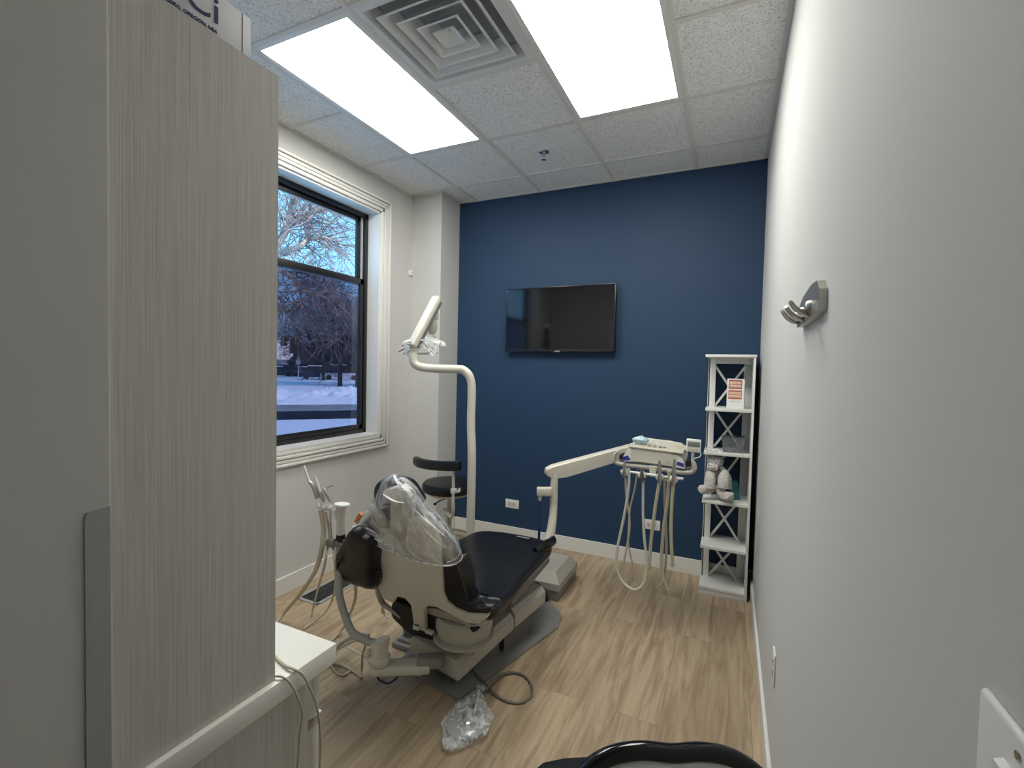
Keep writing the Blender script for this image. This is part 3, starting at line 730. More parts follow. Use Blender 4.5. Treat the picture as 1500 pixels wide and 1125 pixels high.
# ---------------------------------------------------------------- plastic cover over the headrest and back
FILM = film('clear_film', (.88, .90, .92), .14, .68, 9, .10, (1.0, 1.0, .45), (.40, .66))
def along(C_, u):
    x = u*(len(C_)-1); i = min(int(x), len(C_)-2); t = x-i
    return (C_[i][0]*(1-t)+C_[i+1][0]*t, C_[i][1]*(1-t)+C_[i+1][1]*t)
TC = [(p_.x, p_.y) for p_ in cr([(a, c_, 0) for a, c_ in ((150, 290), (200, 232), (243, 183), (270, 120), (298, 64), (350, 43), (402, 55), (455, 98), (495, 160), (565, 235), (642, 330), (670, 400), (678, 430))], 4)]
BC = [(p_.x, p_.y) for p_ in cr([(a, c_, 0) for a, c_ in ((150, 290), (205, 345), (265, 382), (350, 415), (440, 452), (540, 474), (620, 478), (662, 460), (678, 430))], 4)]
def cover_pt(side):
    def f(u, v):
        a = along(TC, u); c_ = along(BC, u)
        x = a[0]*(1-v)+c_[0]*v; y = a[1]*(1-v)+c_[1]*v
        env = math.sin(math.pi*u)**.5*math.sin(math.pi*min(1, v*.5+.5 if side > 9 else v))**.5
        wr = env*(.012*mnoise.noise(V((u*7, v*2.0, 5.0+side)))+.008*mnoise.noise(V((u*19, v*3.5, 1.3+side)))+.004*mnoise.noise(V((u*40, v*9, 2.3))))
        base = .06*(1-v)+(-.012)*v
        off = base - .085*env*(1-.55*v) + wr if side < 0 else base + .14*env + wr
        k = .8*mnoise.noise(V((u*30, side, 0)))
        return onBK(x, y+k*6*(v if v > .95 else 0), off)
    return f
b = MB(); b.quadgrid(90, 50, cover_pt(-1)); b.quadgrid(50, 30, cover_pt(1))
bmesh.ops.remove_doubles(b.bm, verts=b.bm.verts, dist=.0015)
pc = b.build('plastic_cover', FILM)
tag(pc, 'clear plastic bag pulled over the headrest and back of the dental chair', 'plastic cover')
FILM2 = film('film_fold', (.93, .94, .95), .30, .85, 34, .15, pos=(.35, .62))
b = MB()
def strip(pts, w, n=14, off=-.055):
    P = cr([onBK(q_[0], q_[1], q_[2] if len(q_) > 2 else off) for q_ in pts], n)
    b.tube(P, [w*(.25+.75*math.sin(math.pi*(.05+.9*i/len(P))))*(1+.35*mnoise.noise(V((i*.35, w*900, 0)))) for i in range(len(P))], 8, 0, flat=.22)
strip([(352, 48, .0), (372, 85, -.03), (425, 130, -.05), (445, 190), (440, 250), (425, 310)], .011)
strip([(375, 90), (415, 160), (430, 215)], .008)
strip([(400, 85), (450, 130), (465, 190)], .006)
strip([(300, 130, -.03), (345, 105, -.04), (400, 112, -.04)], .008)
strip([(300, 140, -.03), (350, 170, -.04), (400, 180, -.04)], .006)
strip([(445, 210), (520, 275), (600, 345, -.04)], .005)
strip([(465, 260), (500, 310), (555, 365), (600, 390, -.045)], .0045)
strip([(560, 240, -.01), (620, 320, -.01), (650, 385, .0)], .005)
strip([(150, 292, .04), (205, 345, .0), (265, 380, -.02), (350, 414, -.03), (440, 451, -.03), (540, 473, -.03), (620, 477, -.02), (664, 458, .0), (677, 430, .03)], .008, 10)
strip([(158, 285, .03), (220, 325, -.01), (290, 365, -.03), (350, 400, -.035)], .007)
strip([(165, 275, .03), (230, 305, -.01), (300, 345, -.03)], .0045)
strip([(600, 465, -.025), (650, 440, -.01), (668, 405, .02)], .008)
strip([(345, 380), (350, 400), (348, 412)], .010, off=-.035)
b.build('film_crease', FILM2, pc)

# ---------------------------------------------------------------- junction box at the foot end
r = empty('junction_box', (-1.06, 2.93, 0), 'grey and cream junction box on the floor past the foot of the dental chair', 'box')
def loopr(x0, x1, y0, y1, z): return [V((x0, y0, z)), V((x1, y0, z)), V((x1, y1, z)), V((x0, y1, z))]
MB().box((-1.26, 2.815, 0), (-.955, 3.20, .075), .004).build('base', GREYP, r)
b = MB(); b.rings([loopr(-1.268, -.947, 2.807, 3.208, .072), loopr(-1.268, -.947, 2.807, 3.208, .115), loopr(-1.22, -.99, 2.86, 3.15, .175), loopr(-1.20, -1.01, 2.88, 3.13, .18)])
b.build('lid', CREAM2, r, smooth=False)
b = MB(); P = cr([V((-1.02, 2.78, .02)), V((-1.04, 2.76, .08)), V((-1.09, 2.76, .11)), V((-1.13, 2.78, .05))], 6); b.tube(P, .018, 10, 0); b.build('hose_boot', BLACKM, r)

# ---------------------------------------------------------------- dental light
W0 = 2.95
lt = empty('dental_light', atW(689, 780, W0)*1 - V((0, 0, atW(689, 780, W0).z)), 'cream tube dental light on a tall pole beside the chair', 'dental light')
pb = atW(689, 780, W0)
p1 = atW(690, 620, W0); p2 = atW(691, 570, W0); p3 = atW(672, 541, W0); p4 = atW(640, 540, W0); p5 = atW(618, 538, W0); p6 = atW(605, 525, W0); p7 = atW(605, 515, W0)
MB().tube([V((pb.x, pb.y, .02)), V((pb.x, pb.y, .4)), V((pb.x, pb.y, .9)), p1, p2, atW(688, 552, W0), atW(680, 543, W0), p3, p4, p5, atW(608, 533, W0), p6, p7], .0265, 16, 6).build('pole', CREAM, lt)
MB().lathe([(.07, 0), (.07, .015), (.035, .025), (.03, .05)], (pb.x, pb.y, 0)).build('foot', CREAM2, lt)
MB().lathe([(.0285, 0), (.0285, .012), (.018, .013), (.018, .04), (.030, .06)], p7, (0, 0, 1), 20).build('pivot', CREAM2, lt)
a0, a1 = atW(606, 505, W0), atW(641, 438, 3.10)
ax = (a1-a0).normalized(); sd_ = ax.cross(V((0, 0, 1))).normalized(); nn = sd_.cross(ax)
def barM(o): M = Matrix((sd_, ax, nn)).transposed().to_4x4(); M.translation = o; return M
Lh = (a1-a0).length
b = MB().box((-.030, -.02, -.012), (.030, Lh+.005, .030), .010, barM(a0), 3); b.build('arm', CREAM, lt)
b = MB().box((-.024, .0, -.034), (.024, Lh-.01, -.010), .004, barM(a0)); b.build('arm_channel', GREYD, lt)
hd = atW(622, 507, 3.12)
MB().tube([atW(637, 452, 3.10), atW(637, 468, 3.10)], .022, 12, 0).lathe([(.020, .04), (.028, .035), (.034, 0), (.030, -.03), (.016, -.055)], atW(633, 478, 3.10)).build('drop_pivot', CREAM2, lt)
b = MB().tube([atW(632, 485, 3.1), atW(637, 492, 3.12), atW(634, 500, 3.13), atW(629, 504, 3.13)], [.010, .012, .010, .008], 10, 5); b.tube([atW(612, 497, 3.1), atW(620, 490, 3.12), atW(632, 486, 3.12)], .009, 8, 5); b.build('yoke', WHITE, lt)
def headfn(u, v, t):
    return atW(622, 507, 3.12) + RT*u + V((0, 1, 0))*v*0.9 + V((0, 0, 1))*(t*.018 + .35*abs(u)**1.4*0 + .10*max(0, 0.02-abs(u))) + V((0, 0, .035*(1-(u/.13)**2)))
b = MB(); b.pad([(-.125, -.05), (-.06, -.075), (.06, -.075), (.12, -.045), (.125, .04), (.06, .075), (-.06, .075), (-.13, .04)], .04, headfn, .6, inset=.015); b.build('lamp_head', WHITE, lt)
b = MB().tube([atW(583, 515, 3.05), atW(592, 510, 3.05), atW(600, 507, 3.06)], [.007, .009, .009], 8, 4).tube([atW(590, 518, 3.05), atW(600, 515, 3.05), atW(612, 517, 3.06), atW(628, 517, 3.06), atW(640, 508, 3.07), atW(646, 501, 3.08)], [.007, .010, .009, .009, .009, .006], 8, 5); b.build('handle', mat('handle_grey', (.45, .45, .44), .3), lt)
b = MB(); b.quadgrid(22, 16, lambda u, v: atW(592+50*u, 499+18*v+5*math.sin(u*9)+3*mnoise.noise(V((u*5, v*5, 0))), 3.03+.03*mnoise.noise(V((u*7, v*7, 2)))-.05*math.sin(math.pi*u))); lw = b.build('light_wrap', FILM2)
tag(lw, 'crumpled clear plastic wrap around the dental light head', 'plastic wrap')

# ---------------------------------------------------------------- delivery unit
du = empty('delivery_unit', V((-.96, 2.68, 0)), 'cream dental delivery unit on a curved post, hoses hanging before the blue wall', 'dental unit')
WP = 2.86
q = [atW(812, 699, WP), atW(811, 740, WP), atW(809, 765, WP-.02), atW(804, 792, WP-.05), atW(797, 812, WP-.1)]
MB().tube([q[0], q[1], q[2], q[3], q[4], V((-1.02, 2.50, .33)), V((-1.06, 2.45, .25))], [.0225, .0235, .026, .029, .030, .030, .03], 16, 8).build('post', CREAM, du)
MB().lathe([(.017, 0), (.019, .02), (.017, .04)], q[0]).build('post_collar', WHITE, du)
p = atW(796, 720, WP-.02)
b = MB().box((-.040, -.022, -.026), (.050, .022, .026), .008, frameM(p, (RT*1).normalized(), V((0, 0, 1)).cross(RT).normalized())); b.build('bracket', CREAM, du)
MB().lathe([(.011, 0), (.011, -.02), (.006, -.028)], atW(791, 727, WP-.02), (0, 0, 1), 12).build('bracket_knob', WHITE, du)
MB().tube([atW(791, 729, WP-.02), atW(790, 760, WP-.02), atW(790, 772, WP-.02)], .0025, 6).tube([atW(790, 772, WP-.02), atW(789, 800, WP-.02), atW(789, 815, WP-.02)], .0085, 8).build('blue_cord', BLUEC, du)
# spring arm
s0, s1 = atW(803, 690, WP), atW(947, 650, 3.02)
ax = (s1-s0).normalized(); sd2 = ax.cross(V((0, 0, 1))).normalized(); nn = sd2.cross(ax)
def AM(o): M = Matrix((sd2, ax, nn)).transposed().to_4x4(); M.translation = o; return M
Ls = (s1-s0).length
b = MB(); prof = lambda y, w, h0, h1: [AM(s0) @ V(p_) for p_ in ((-w, y, h0), (w, y, h0), (w*1.05, y, (h0+h1)/2), (w, y, h1-.008), (w-.008, y, h1), (-w+.008, y, h1), (-w, y, h1-.008), (-w*1.05, y, (h0+h1)/2))]
b.rings([prof(-.022, .010, -.012, .008), prof(-.012, .022, -.026, .022), prof(.03, .027, -.050, .030), prof(.10, .028, -.060, .030), prof(Ls*.6, .027, -.055, .026), prof(Ls, .025, -.035, .024), prof(Ls+.012, .014, -.02, .014)])
b.build('spring_arm', CREAM, du)
# control head
UY = 2.80
def U(u, v, off=0.0): p_ = atY(u, v, UY); p_.y += off; return p_
fo = [(914, 676), (916, 668), (922, 658), (928, 656), (950, 660), (975, 663), (993, 667), (1000, 673), (1003, 680), (1003, 687), (985, 684), (960, 680), (935, 677)]
P0 = [U(*a, 0) for a in fo]; P1 = [p_+V((0, .20, .045)) for p_ in P0]
b = MB(); b.rings([[p_+V((0, .0, 0)) for p_ in P0], [p_+V((0, .02, .004)) for p_ in P0], P1]); hb_ = b.build('control_head', CREAM, du)
md = hb_.modifiers.new('bevel', 'BEVEL'); md.width = .005; md.segments = 3; md.limit_method = 'ANGLE'; md.angle_limit = math.radians(50)
# curved undertray with handles at both ends
b = MB(); tr_ = [(899, 674, .012), (903, 679, .013), (920, 682, .014), (945, 685, .015), (975, 689, .015), (1000, 693, .014), (1013, 692, .013), (1018, 686, .011)]
b.tube([U(a, c_, .015) for a, c_, _ in tr_], [w for *_, w in tr_], 12, 6); b.tube([U(a, c_-1, .16) for a, c_, _ in tr_[1:-1]], .012, 8, 5); b.build('undertray', CREAM2, du)
for nm, pts_ in (('l', [(899, 676), (900, 667), (905, 662), (906, 663)]), ('r', [(1018, 688), (1017, 681), (1014, 675), (1013, 674)])):
    MB().tube([U(a, c_, .01) for a, c_ in pts_], [.014, .015, .011, .008], 10, 6, flat=.8).build('handle', mat('handle_taupe', (.50, .46, .42), .4), du)
for u0, v0 in ((909, 671), (1008, 681)): MB().box((-.013, 0, -.014), (.013, .10, .014), .003, Matrix.Translation(U(u0, v0, .02))).build('end_plate', BLACKM, du)
for pts_ in (((912.5, 669), (920, 667), (924, 674), (912, 674.5)), ((992, 676), (1002, 679), (1001.5, 684.5), (991, 681))):
    s_ = MB().prism([U(a, c_, -.002) for a, c_ in pts_], (0, .002, 0)).build('blue_sticker', BLUEP, hb_, smooth=False)
capm = WHITE
for pts_ in (((912, 675), (913.5, 667.5), (919, 657.5), (925, 656.5), (923.5, 667), (924.5, 676.5)), ((991, 684.5), (993, 668.5), (998, 671.5), (1002, 679.5), (1002, 686.5))):
    MB().prism([U(a, c_, -.001) for a, c_ in pts_], (0, .002, 0)).build('end_cap', capm, hb_, smooth=False)
wp = [((914, 656.5), (922, 656), (923, 666.5), (913, 668)), ((1000, 669), (1003.5, 686.5), (990, 684), (992, 675))]
text_mesh('lettering', 'touch 7', .010, frameM(U(978.5, 677.5, -.0015), (.99, 0, -.12), (0, 0, 1)), GREYP, hb_)
# tray + instruments on top
ty_ = U(960, 654); 
tray = MB()
tp = [U(922, 655, .0), U(1000, 665, .0), U(1000, 665, .17)+V((.02, 0, .0)), U(922, 655, .17)+V((.05, 0, .0))]
tp = [V((p_.x, p_.y, p_.z+.004+(.012 if i > 1 else 0))) for i, p_ in enumerate(tp)]
tray.prism(tp, (0, 0, .008)); 
tray.tube(tp+[tp[0]], .007, 8, 0)
tr = tray.build('instrument_tray', mat('tray_beige', (.62, .58, .47), .3), smooth=True)
tag(tr, 'beige instrument tray under plastic film on top of the delivery unit', 'tray')
MB().box((-.004, .0, .0), (.016, .010, .004)).bm.free()
b = MB()
b.quadgrid(24, 12, lambda u, v: (tp[0]*(1-u)+tp[1]*u)*(1-v)+(tp[3]*(1-u)+tp[2]*u)*v + V((0, -.006 if v < .1 else 0, .017+.006*mnoise.noise(V((u*9, v*5, 0))) - (.014 if v < .06 else 0)))); b.build('tray_film', film('tray_film', (.85, .83, .76), .08, .35, 30, .15), tr)
b = MB()
for i, x in enumerate((.35, .45, .55, .63)):
    c_ = (tp[0]*(1-x)+tp[1]*x)*.8+(tp[3]*(1-x)+tp[2]*x)*.2+V((0, 0, .012)); b.ell(c_, (.010, .012, .004), seg=12, rg=8)
b.build('tray_recess', mat('brown_dots', (.20, .14, .09), .4), tr)
# blue packet
pk = MB(); c_ = U(936, 648, .05); c_.z = tp[0].z+.035
def pkf(u, v):
    a = u*2*math.pi; rr = 1+.22*mnoise.noise(V((math.cos(a)*2, math.sin(a)*2, v*4)))
    h = math.sin(math.pi*v)**.6
    return c_+V((.047*math.cos(a)*h*rr, .03*math.sin(a)*h*rr, (v-.5)*.055+.008*mnoise.noise(V((math.cos(a)*3, v*6, 1)))))
pk.quadgrid(28, 14, pkf, True)
tag(pk.build('instrument_packet', mat('blue_wrap', (.30, .50, .60), .2, var=(60, (.70, .84, .88)), bump=(40, .5, .004))), 'crinkled pale blue wrapped packet on the left end of the beige tray', 'packet')
# small display
dp = U(1015.5, 654, .03)
mdisp = frameM(dp, (1, 0.05, -.03), (0, 0, 1))
b = MB().box((-.039, -.037, -.012), (.039, .037, .008), .006, mdisp, 3); ds = b.build('display_housing', WHITE, du)
MB().box((-.032, -.005, .008), (.032, .023, .0095), .001, mdisp).build('display_screen', mat('lcd_grey', (.22, .24, .22), .2), ds)
b = MB()
for x in (-.02, .0, .02): b.box((x-.007, -.028, .008), (x+.007, -.018, .0095), .001, mdisp)
b.build('display_button', OUT, ds)
MB().tube([U(1014, 664, .03), U(1014, 674, .03), U(1013, 682, .03)], .009, 10).build('display_stalk', CREAM2, du)
MB().tube([U(1023, 662, .03), U(1026, 664, .03), U(1025, 670, .03), U(1016, 673, .03)], .003, 8).build('display_cable', WHITE, du)
# holder bar
HY = UY-.03
def Hh(u, v, o=0): p_ = atY(u, v, HY); p_.y += o; return p_
MB().tube([Hh(909, 690), Hh(940, 693.5), Hh(970, 698), Hh(1001, 701.5)], .0075, 10).build('holder_bar', WHITE, du)
b = MB(); P = [Hh(951, 683), Hh(961.5, 684), Hh(959.5, 699), Hh(952, 698)]; b.prism(P, (0, .03, 0)); o = b.build('holder_bracket', CREAM, du, smooth=False)
hold = [(916, 691, 'hub'), (941, 695, 'hub'), (967, 698, 'hub'), (987, 701, 'hub')]
tips = [((917, 675), (916, 690)), ((941.5, 684), (941.5, 698)), ((967, 673.5), (967.5, 700)), ((989, 672), (987.5, 702))]
for k, (u0, v0, _) in enumerate(hold):
    b = MB(); c_ = Hh(u0, v0, -.012)
    b.lathe([(.012, -.022), (.022, -.012), (.024, 0), (.019, .014), (.012, .02)], c_, (0.1, -.1, 1), 16); b.box((-.014, 0, -.008), (.014, .03, .008), .003, Matrix.Translation(c_)); b.build('holder', CREAM, du)
    t0, t1 = tips[k]
    b = MB(); A = Hh(*t0, -.03); B_ = Hh(*t1, -.03)
    b.tube([A, A.lerp(B_, .4), B_, B_+(B_-A).normalized()*.03], [.006, .009, .012, .008], 12, 5)
    hp = b.build('handpiece', METAL if k != 1 else mat('dark_steel', (.16, .15, .14), .35, .6), du)
# hoses
def hose(pts_, rad, m_, y=HY, sub=None):
    P = []
    for a in pts_:
        P.append(atY(a[0], a[1], (a[2] if len(a) > 2 else y-.02)))
    return MB().tube(P, rad, 8, 8).build('hose', m_, du)
hose([(916, 700), (918, 730), (922, 758), (921, 785), (914, 822), (912, 840), (917, 851)], .006, HOSE_T)
hose([(921, 686), (921, 712), (915, 752), (905, 800), (903, 825), (908, 846), (922, 861), (934, 863), (944, 852), (948, 828), (944, 790), (942, 750), (942, 704)], .0078, HOSE_G)
hose([(934, 688), (930, 715), (923, 745), (921, 772), (921, 800), (927, 830), (927, 850)], .005, HOSE_T, HY+.08)
hose([(966, 706), (961, 735), (957, 765), (953, 800), (951, 835)], .0095, HOSE_Y)
hose([(973, 698), (974, 740), (976, 790), (975, 830), (971, 852), (963, 861)], .0075, HOSE_T, HY+.06)
hose([(980, 690), (978, 730), (972, 775), (969, 820), (971, 845), (979, 865)], .0095, HOSE_T, HY+.02)
hose([(987, 706), (984, 740), (983, 780), (985, 830)], .0095, HOSE_Y)
hose([(975, 703), (981, 705), (987, 703)], .003, HOSE_T)

# ---------------------------------------------------------------- suction arm beside the chair
sa = empty('suction_arm', (-1.38, 1.57, 0), 'grey curved suction arm with instruments, left of the dental chair', 'suction unit')
J = atW(548, 960, 2.03)
J = atZ(556, 967, .165); J.z = 0
MB().lathe([(.044, .150), (.048, .158), (.048, .180), (.040, .188), (.037, .238), (.040, .240)], J, n=28).build('joint', CREAM, sa)
b = MB(); rg = []
for k, (h, tilt) in enumerate(((.236, 0), (.248, 0.6), (.248, .6))):
    s_ = 1.0 if k < 2 else .55
    rg.append([J+V((.042*s_*math.cos(a), .042*s_*math.sin(a), h+(.4*.042*math.cos(a)*s_ if k else 0)+(.010 if k else 0))) for a in [2*math.pi*i/28 for i in range(28)]])
b.rings(rg); b.build('joint_cap', CREAM, sa)
K = atZ(628, 972, .14); K.z = .14; dk = (K-V((J.x, J.y, .14))).normalized(); pk_ = dk.cross(V((0, 0, 1))).normalized()
MK = Matrix((pk_, dk, V((0, 0, 1)))).transposed().to_4x4(); MK.translation = V((J.x, J.y, .13))
b = MB().box((-.040, -.035, -.020), (.040, .225, .020), .010, MK, 3); b.build('support_bar', CREAM, sa)
b = MB().box((-.034, .165, -.002), (.034, .285, .046), .013, MK, 3); b.build('knuckle', GREYP, sa)
tb = [V((-1.60, 1.60, .70)), V((-1.60, 1.60, .55)), V((-1.597, 1.60, .43)), V((-1.56, 1.60, .34)), V((-1.50, 1.595, .275)), V((J.x-.02, J.y+.01, .225))]
MB().tube(tb, .0175, 14, 7).build('curved_post', mat('post_grey', (.42, .43, .42), .35), sa)
MB().lathe([(.016, 0), (.022, .012), (.016, .03)], V((J.x-.035, J.y-.01, .19)), (-1, -.6, .1), 14).build('hose_port', CREAM, sa)
WS = 2.10
def S(u, v, w=WS): return atW(u, v, w)
b = MB().tube([S(505, 800), S(498, 797), S(488, 795), S(480, 793)], [.018, .014, .014, .012], 10).tube([S(520, 790), S(508, 797), S(500, 800)], .010, 8).lathe([(.018, -.02), (.022, 0), (.018, .02)], S(486, 795), (1, 0, .1), 14); b.build('clamp', GREYP, sa)
cb = S(499, 785); 
MB().lathe([(.0185, 0), (.0180, .09), (.022, .125), (.028, .138)], cb, n=24).build('solids_canister', CREAM, sa)
MB().lathe([(.0200, -.014), (.0200, .008)], cb, n=24).lathe([(.010, -.05), (.010, -.01)], cb, n=12).build('canister_band', BLACKM, sa)
b = MB(); b.rings([[cb+V((.030*math.cos(a)+(.016 if math.cos(a) > 0 else 0)*math.cos(a), .028*math.sin(a), h)) for a in [2*math.pi*i/28 for i in range(28)]] for h in (.138, .146)]); b.build('canister_lid', WHITE, sa)
# hand instruments in their holders
for k, (hu, hv, pts_, rr, mm) in enumerate((
    (468, 741, [(465, 730), (459, 712), (453, 706)], .010, METAL), (475, 743, [(474, 735), (470, 724), (468, 720)], .008, METAL), (483, 744, [(486, 735), (478, 722), (474, 715)], .010, NICKEL))):
    c_ = S(hu, hv)
    h_ = MB().ell(c_, (.012, .014, .016)).tube([c_, S(489, 748)], .006, 8, 0).build('holder', WHITE, sa)
    ins = MB().tube([S(*p_) for p_ in pts_], [rr, rr, rr*.7], 12, 5).build('instrument', mm, sa)
    tip = [[(454, 708), (449, 694), (445, 682)], [(469, 722), (465, 708), (461, 698)], [(474, 717), (479, 714), (488, 711)]][k]
    MB().tube([S(*p_) for p_ in tip], [.006, .0055, .005] if k < 2 else [.003, .0025, .003], 10, 5).build('tip', WHITE if k < 2 else CHROME, ins)
MB().tube([S(489, 748), S(492, 757), S(495, 760)], .009, 8).build('holder_stem', WHITE, sa)
def shose(pts_, rad, m_):
    P = [S(*p_) if len(p_) == 2 else (atZ(p_[0], p_[1], p_[2])) for p_ in pts_]
    return MB().tube(P, rad, 8, 8).build('hose', m_, sa)
shose([(470, 748), (474, 775), (470, 810), (460, 840, .38), (440, 870, .20), (420, 893, .08), (407, 909, .03), (395, 925, .012)], .011, HOSE_T)
shose([(477, 750), (481, 770), (484, 792)], .0055, HOSE_T)
shose([(484, 750), (484, 772), (486, 790)], .005, HOSE_G)
shose([(480, 800), (475, 830), (467, 858, .25), (460, 885, .10), (456, 905, .02)], .0055, HOSE_T)
shose([(488, 802), (491, 830), (491, 858, .25), (486, 880, .12), (475, 898, .05), (450, 917, .012), (445, 922, .01)], .006, HOSE_T)
shose([(519, 840, .42), (521, 868, .30), (518, 885, .2), (512, 900, .12), (505, 915, .06), (492, 932, .01), (470, 955, .008)], .0085, HOSE_T)
shose([(540, 932, .25), (522, 930, .23), (505, 937, .17), (490, 950, .08), (470, 965, .012)], .010, HOSE_G)
shose([(540, 939, .22), (522, 937, .20), (508, 943, .15), (495, 950, .08), (478, 970, .012)], .010, HOSE_G)
shose([(545, 970, .12), (525, 957, .10), (512, 950, .07), (505, 946, .06)], .005, HOSE_G)
shose([(535, 945, .2), (531, 960, .12), (530, 980, .03), (530, 992, .008), (520, 985, .008), (500, 974, .008), (480, 972, .008)], .0055, HOSE_T)
shose([(485, 974, .006), (492, 985, .006), (503, 989, .006), (512, 983, .006), (513, 975, .006)], .004, HOSE_T)
b = MB().tube([atZ(551, 988, .09), atZ(556, 996, .05), atZ(567, 1001, .03), atZ(578, 996, .05), atZ(586, 985, .10)], .0045, 8); b.build('loose_cord', BLUEC, sa)
b = MB().tube([atZ(607, 989, .09), atZ(617, 988, .08), atZ(627, 978, .10), atZ(636, 966, .13)], .004, 8); b.build('loose_tube', HOSE_G, sa)
MB().tube([atZ(560, 898, .08), atZ(560, 888, .12), atZ(563, 899, .06), atZ(569, 905, .04)], .007, 8).build('chair_cable', HOSE_T, ch)

# ---------------------------------------------------------------- foot control in its bag
FC = atZ(683, 1061, .012); FC.z = .001
fc = empty('foot_control', (FC.x, FC.y, 0), 'round foot control sealed in a clear bag on the floor', 'foot control')
MB().lathe([(.078, 0), (.083, .006), (.083, .014), (.074, .022), (.05, .030), (.0, .033)], FC).build('disc', mat('foot_disc', (.50, .51, .52), .25, .4), fc)
MB().lathe([(.030, .030), (.032, .036), (.012, .046), (.0, .047)], FC).build('dome', CHROME, fc)
MB().tube([atZ(690, 1042, .014), atZ(697, 1026, .016), atZ(703, 1014, .018), atZ(712, 1010, .016), atZ(728, 993, .016), atZ(745, 985, .012), atZ(765, 988, .008), atZ(778, 1003, .006), atZ(778, 1020, .006), atZ(760, 1030, .006), atZ(735, 1024, .007), atZ(715, 1006, .016), atZ(698, 988, .018), atZ(686, 974, .03)], .0058, 8, 8).build('cord', HOSE_D, fc)
fb = MB(); 
FBM = film('bag_film', (.85, .88, .90), .14, .70, 22, .08, (1, 1, 1), (.42, .64))
def bagf(u, v):
    a = u*2*math.pi
    # from tail (v=0) to neck (v=1): outline in floor space
    pts_ = [(*atZ(a_, c_, .01).xy, q_) for a_, c_, q_ in ((655, 1103, .012), (662, 1096, .040), (670, 1086, .062), (678, 1074, .090), (685, 1060, .102), (691, 1046, .094), (696, 1034, .060), (700, 1024, .026), (703, 1014, .018), (705, 1006, .026))]
    x = v*(len(pts_)-1); i = min(int(x), len(pts_)-2); t = x-i
    px_, py_, rr = [pts_[i][k]*(1-t)+pts_[i+1][k]*t for k in range(3)]
    rr *= 1+.16*mnoise.noise(V((math.cos(a)*1.7, math.sin(a)*1.7, v*7)))
    hh = .060*math.sin(math.pi*min(1, v*1.02))**.7+.004
    z = .022+.5*hh*math.sin(a)+.006*mnoise.noise(V((math.cos(a)*4, math.sin(a)*4, v*12)))
    return V((px_+rr*math.cos(a), py_+.15*rr*math.cos(a), max(.0008, z)))
fb.quadgrid(48, 36, bagf, True)
fbo = fb.build('plastic_bag', FBM); tag(fbo, 'crumpled clear plastic bag around the foot control on the floor', 'plastic bag')
MB().tube([atZ(694, 1045, .06), atZ(698, 1032, .06), atZ(700, 1020, .05), atZ(702, 1010, .045)], [.004, .007, .008, .004], 8).build('bag_knot', FILM2, fbo)

# ---------------------------------------------------------------- operator stool behind the chair
SY = 3.02
def ST(u, v, o=0): p_ = atY(u, v, SY); p_.y += o; return p_
c_ = ST(658, 711); SX = c_.x
st = empty('operator_stool', (SX, SY, 0), 'black round operator stool with a padded backrest by the blue wall', 'stool')
zs = c_.z
MB().lathe([(.0, -.045), (.17, -.045), (.195, -.035), (.205, -.012), (.203, .012), (.19, .028), (.13, .036), (.0, .032)], (SX, SY, zs), n=44).build('seat', BLACK, st)
MB().lathe([(.16, -.060), (.17, -.046), (.0, -.046)], (SX, SY, zs), n=32).build('seat_pan', METAL, st)
MB().lathe([(.024, -.34), (.024, -.18), (.016, -.18), (.016, -.06)], (SX, SY, zs), n=18).build('column', METAL, st)
MB().tube([V((SX-.02, SY, zs-.10)), V((SX-.04, SY-.08, zs-.11)), V((SX-.045, SY-.11, zs-.12))], .005, 8).ell(V((SX-.045, SY-.12, zs-.12)), (.012, .012, .01)).build('lever', BLACKM, st)
# backrest: curved bar in front of seat (towards camera)
bk_c = [(609, 675), (622, 679), (640, 681.5), (660, 682), (674, 682)]
P = [ST(609, 672, .02), ST(614, 677, -.10), ST(630, 680.5, -.20), ST(650, 682, -.26), ST(666, 682, -.27), ST(676, 681, -.25)]
P = [atY(608.5, 674, SY-.02), atY(615, 678, SY-.12), atY(630, 681, SY-.19), atY(650, 682.5, SY-.23), atY(666, 682.5, SY-.24), atY(676, 682, SY-.23)]
b = MB(); Q = cr(P, 8); rg = []
for i, p_ in enumerate(Q):
    tgt = (Q[min(i+1, len(Q)-1)]-Q[max(i-1, 0)]).normalized(); nn = tgt.cross(V((0, 0, 1))).normalized()
    f = min(1, .45+.25*i, .45+.25*(len(Q)-1-i))
    rg.append([p_ + nn*(.026*f*math.copysign(abs(math.cos(a))**.6, math.cos(a))) + V((0, 0, 1))*(.036*f*math.copysign(abs(math.sin(a))**.6, math.sin(a))) for a in [2*math.pi*k/16 for k in range(16)]])
b.rings(rg); b.build('backrest', BLACK, st)
z0 = ST(664, 692)
MB().tube([atY(664, 690, SY-.22), atY(664, 705, SY-.225), atY(664, 735, SY-.225), atY(664, 748, SY-.215), atY(661, 757, SY-.17), V((SX-.01, SY-.05, zs-.17))], .0125, 12, 6, flat=.8).build('backrest_bar', CREAM, st)
b = MB().box((-.018, -.016, -.018), (.018, .016, .018), .004, Matrix.Translation(atY(664.5, 719, SY-.225))); b.build('bar_clamp', WHITE, st)
MB().lathe([(.004, 0), (.004, .014), (.010, .016), (.012, .022), (.008, .027)], atY(667, 719, SY-.225), (1, 0, 0), 12).ell(atY(673, 718, SY-.225), (.007, .008, .018)).build('knob', WHITE, st)
P = [V((SX+.17*math.cos(a), SY+.17*math.sin(a), .19)) for a in [2*math.pi*k/32 for k in range(33)]]
b = MB().tube(P, .009, 8, 0, cap=False)
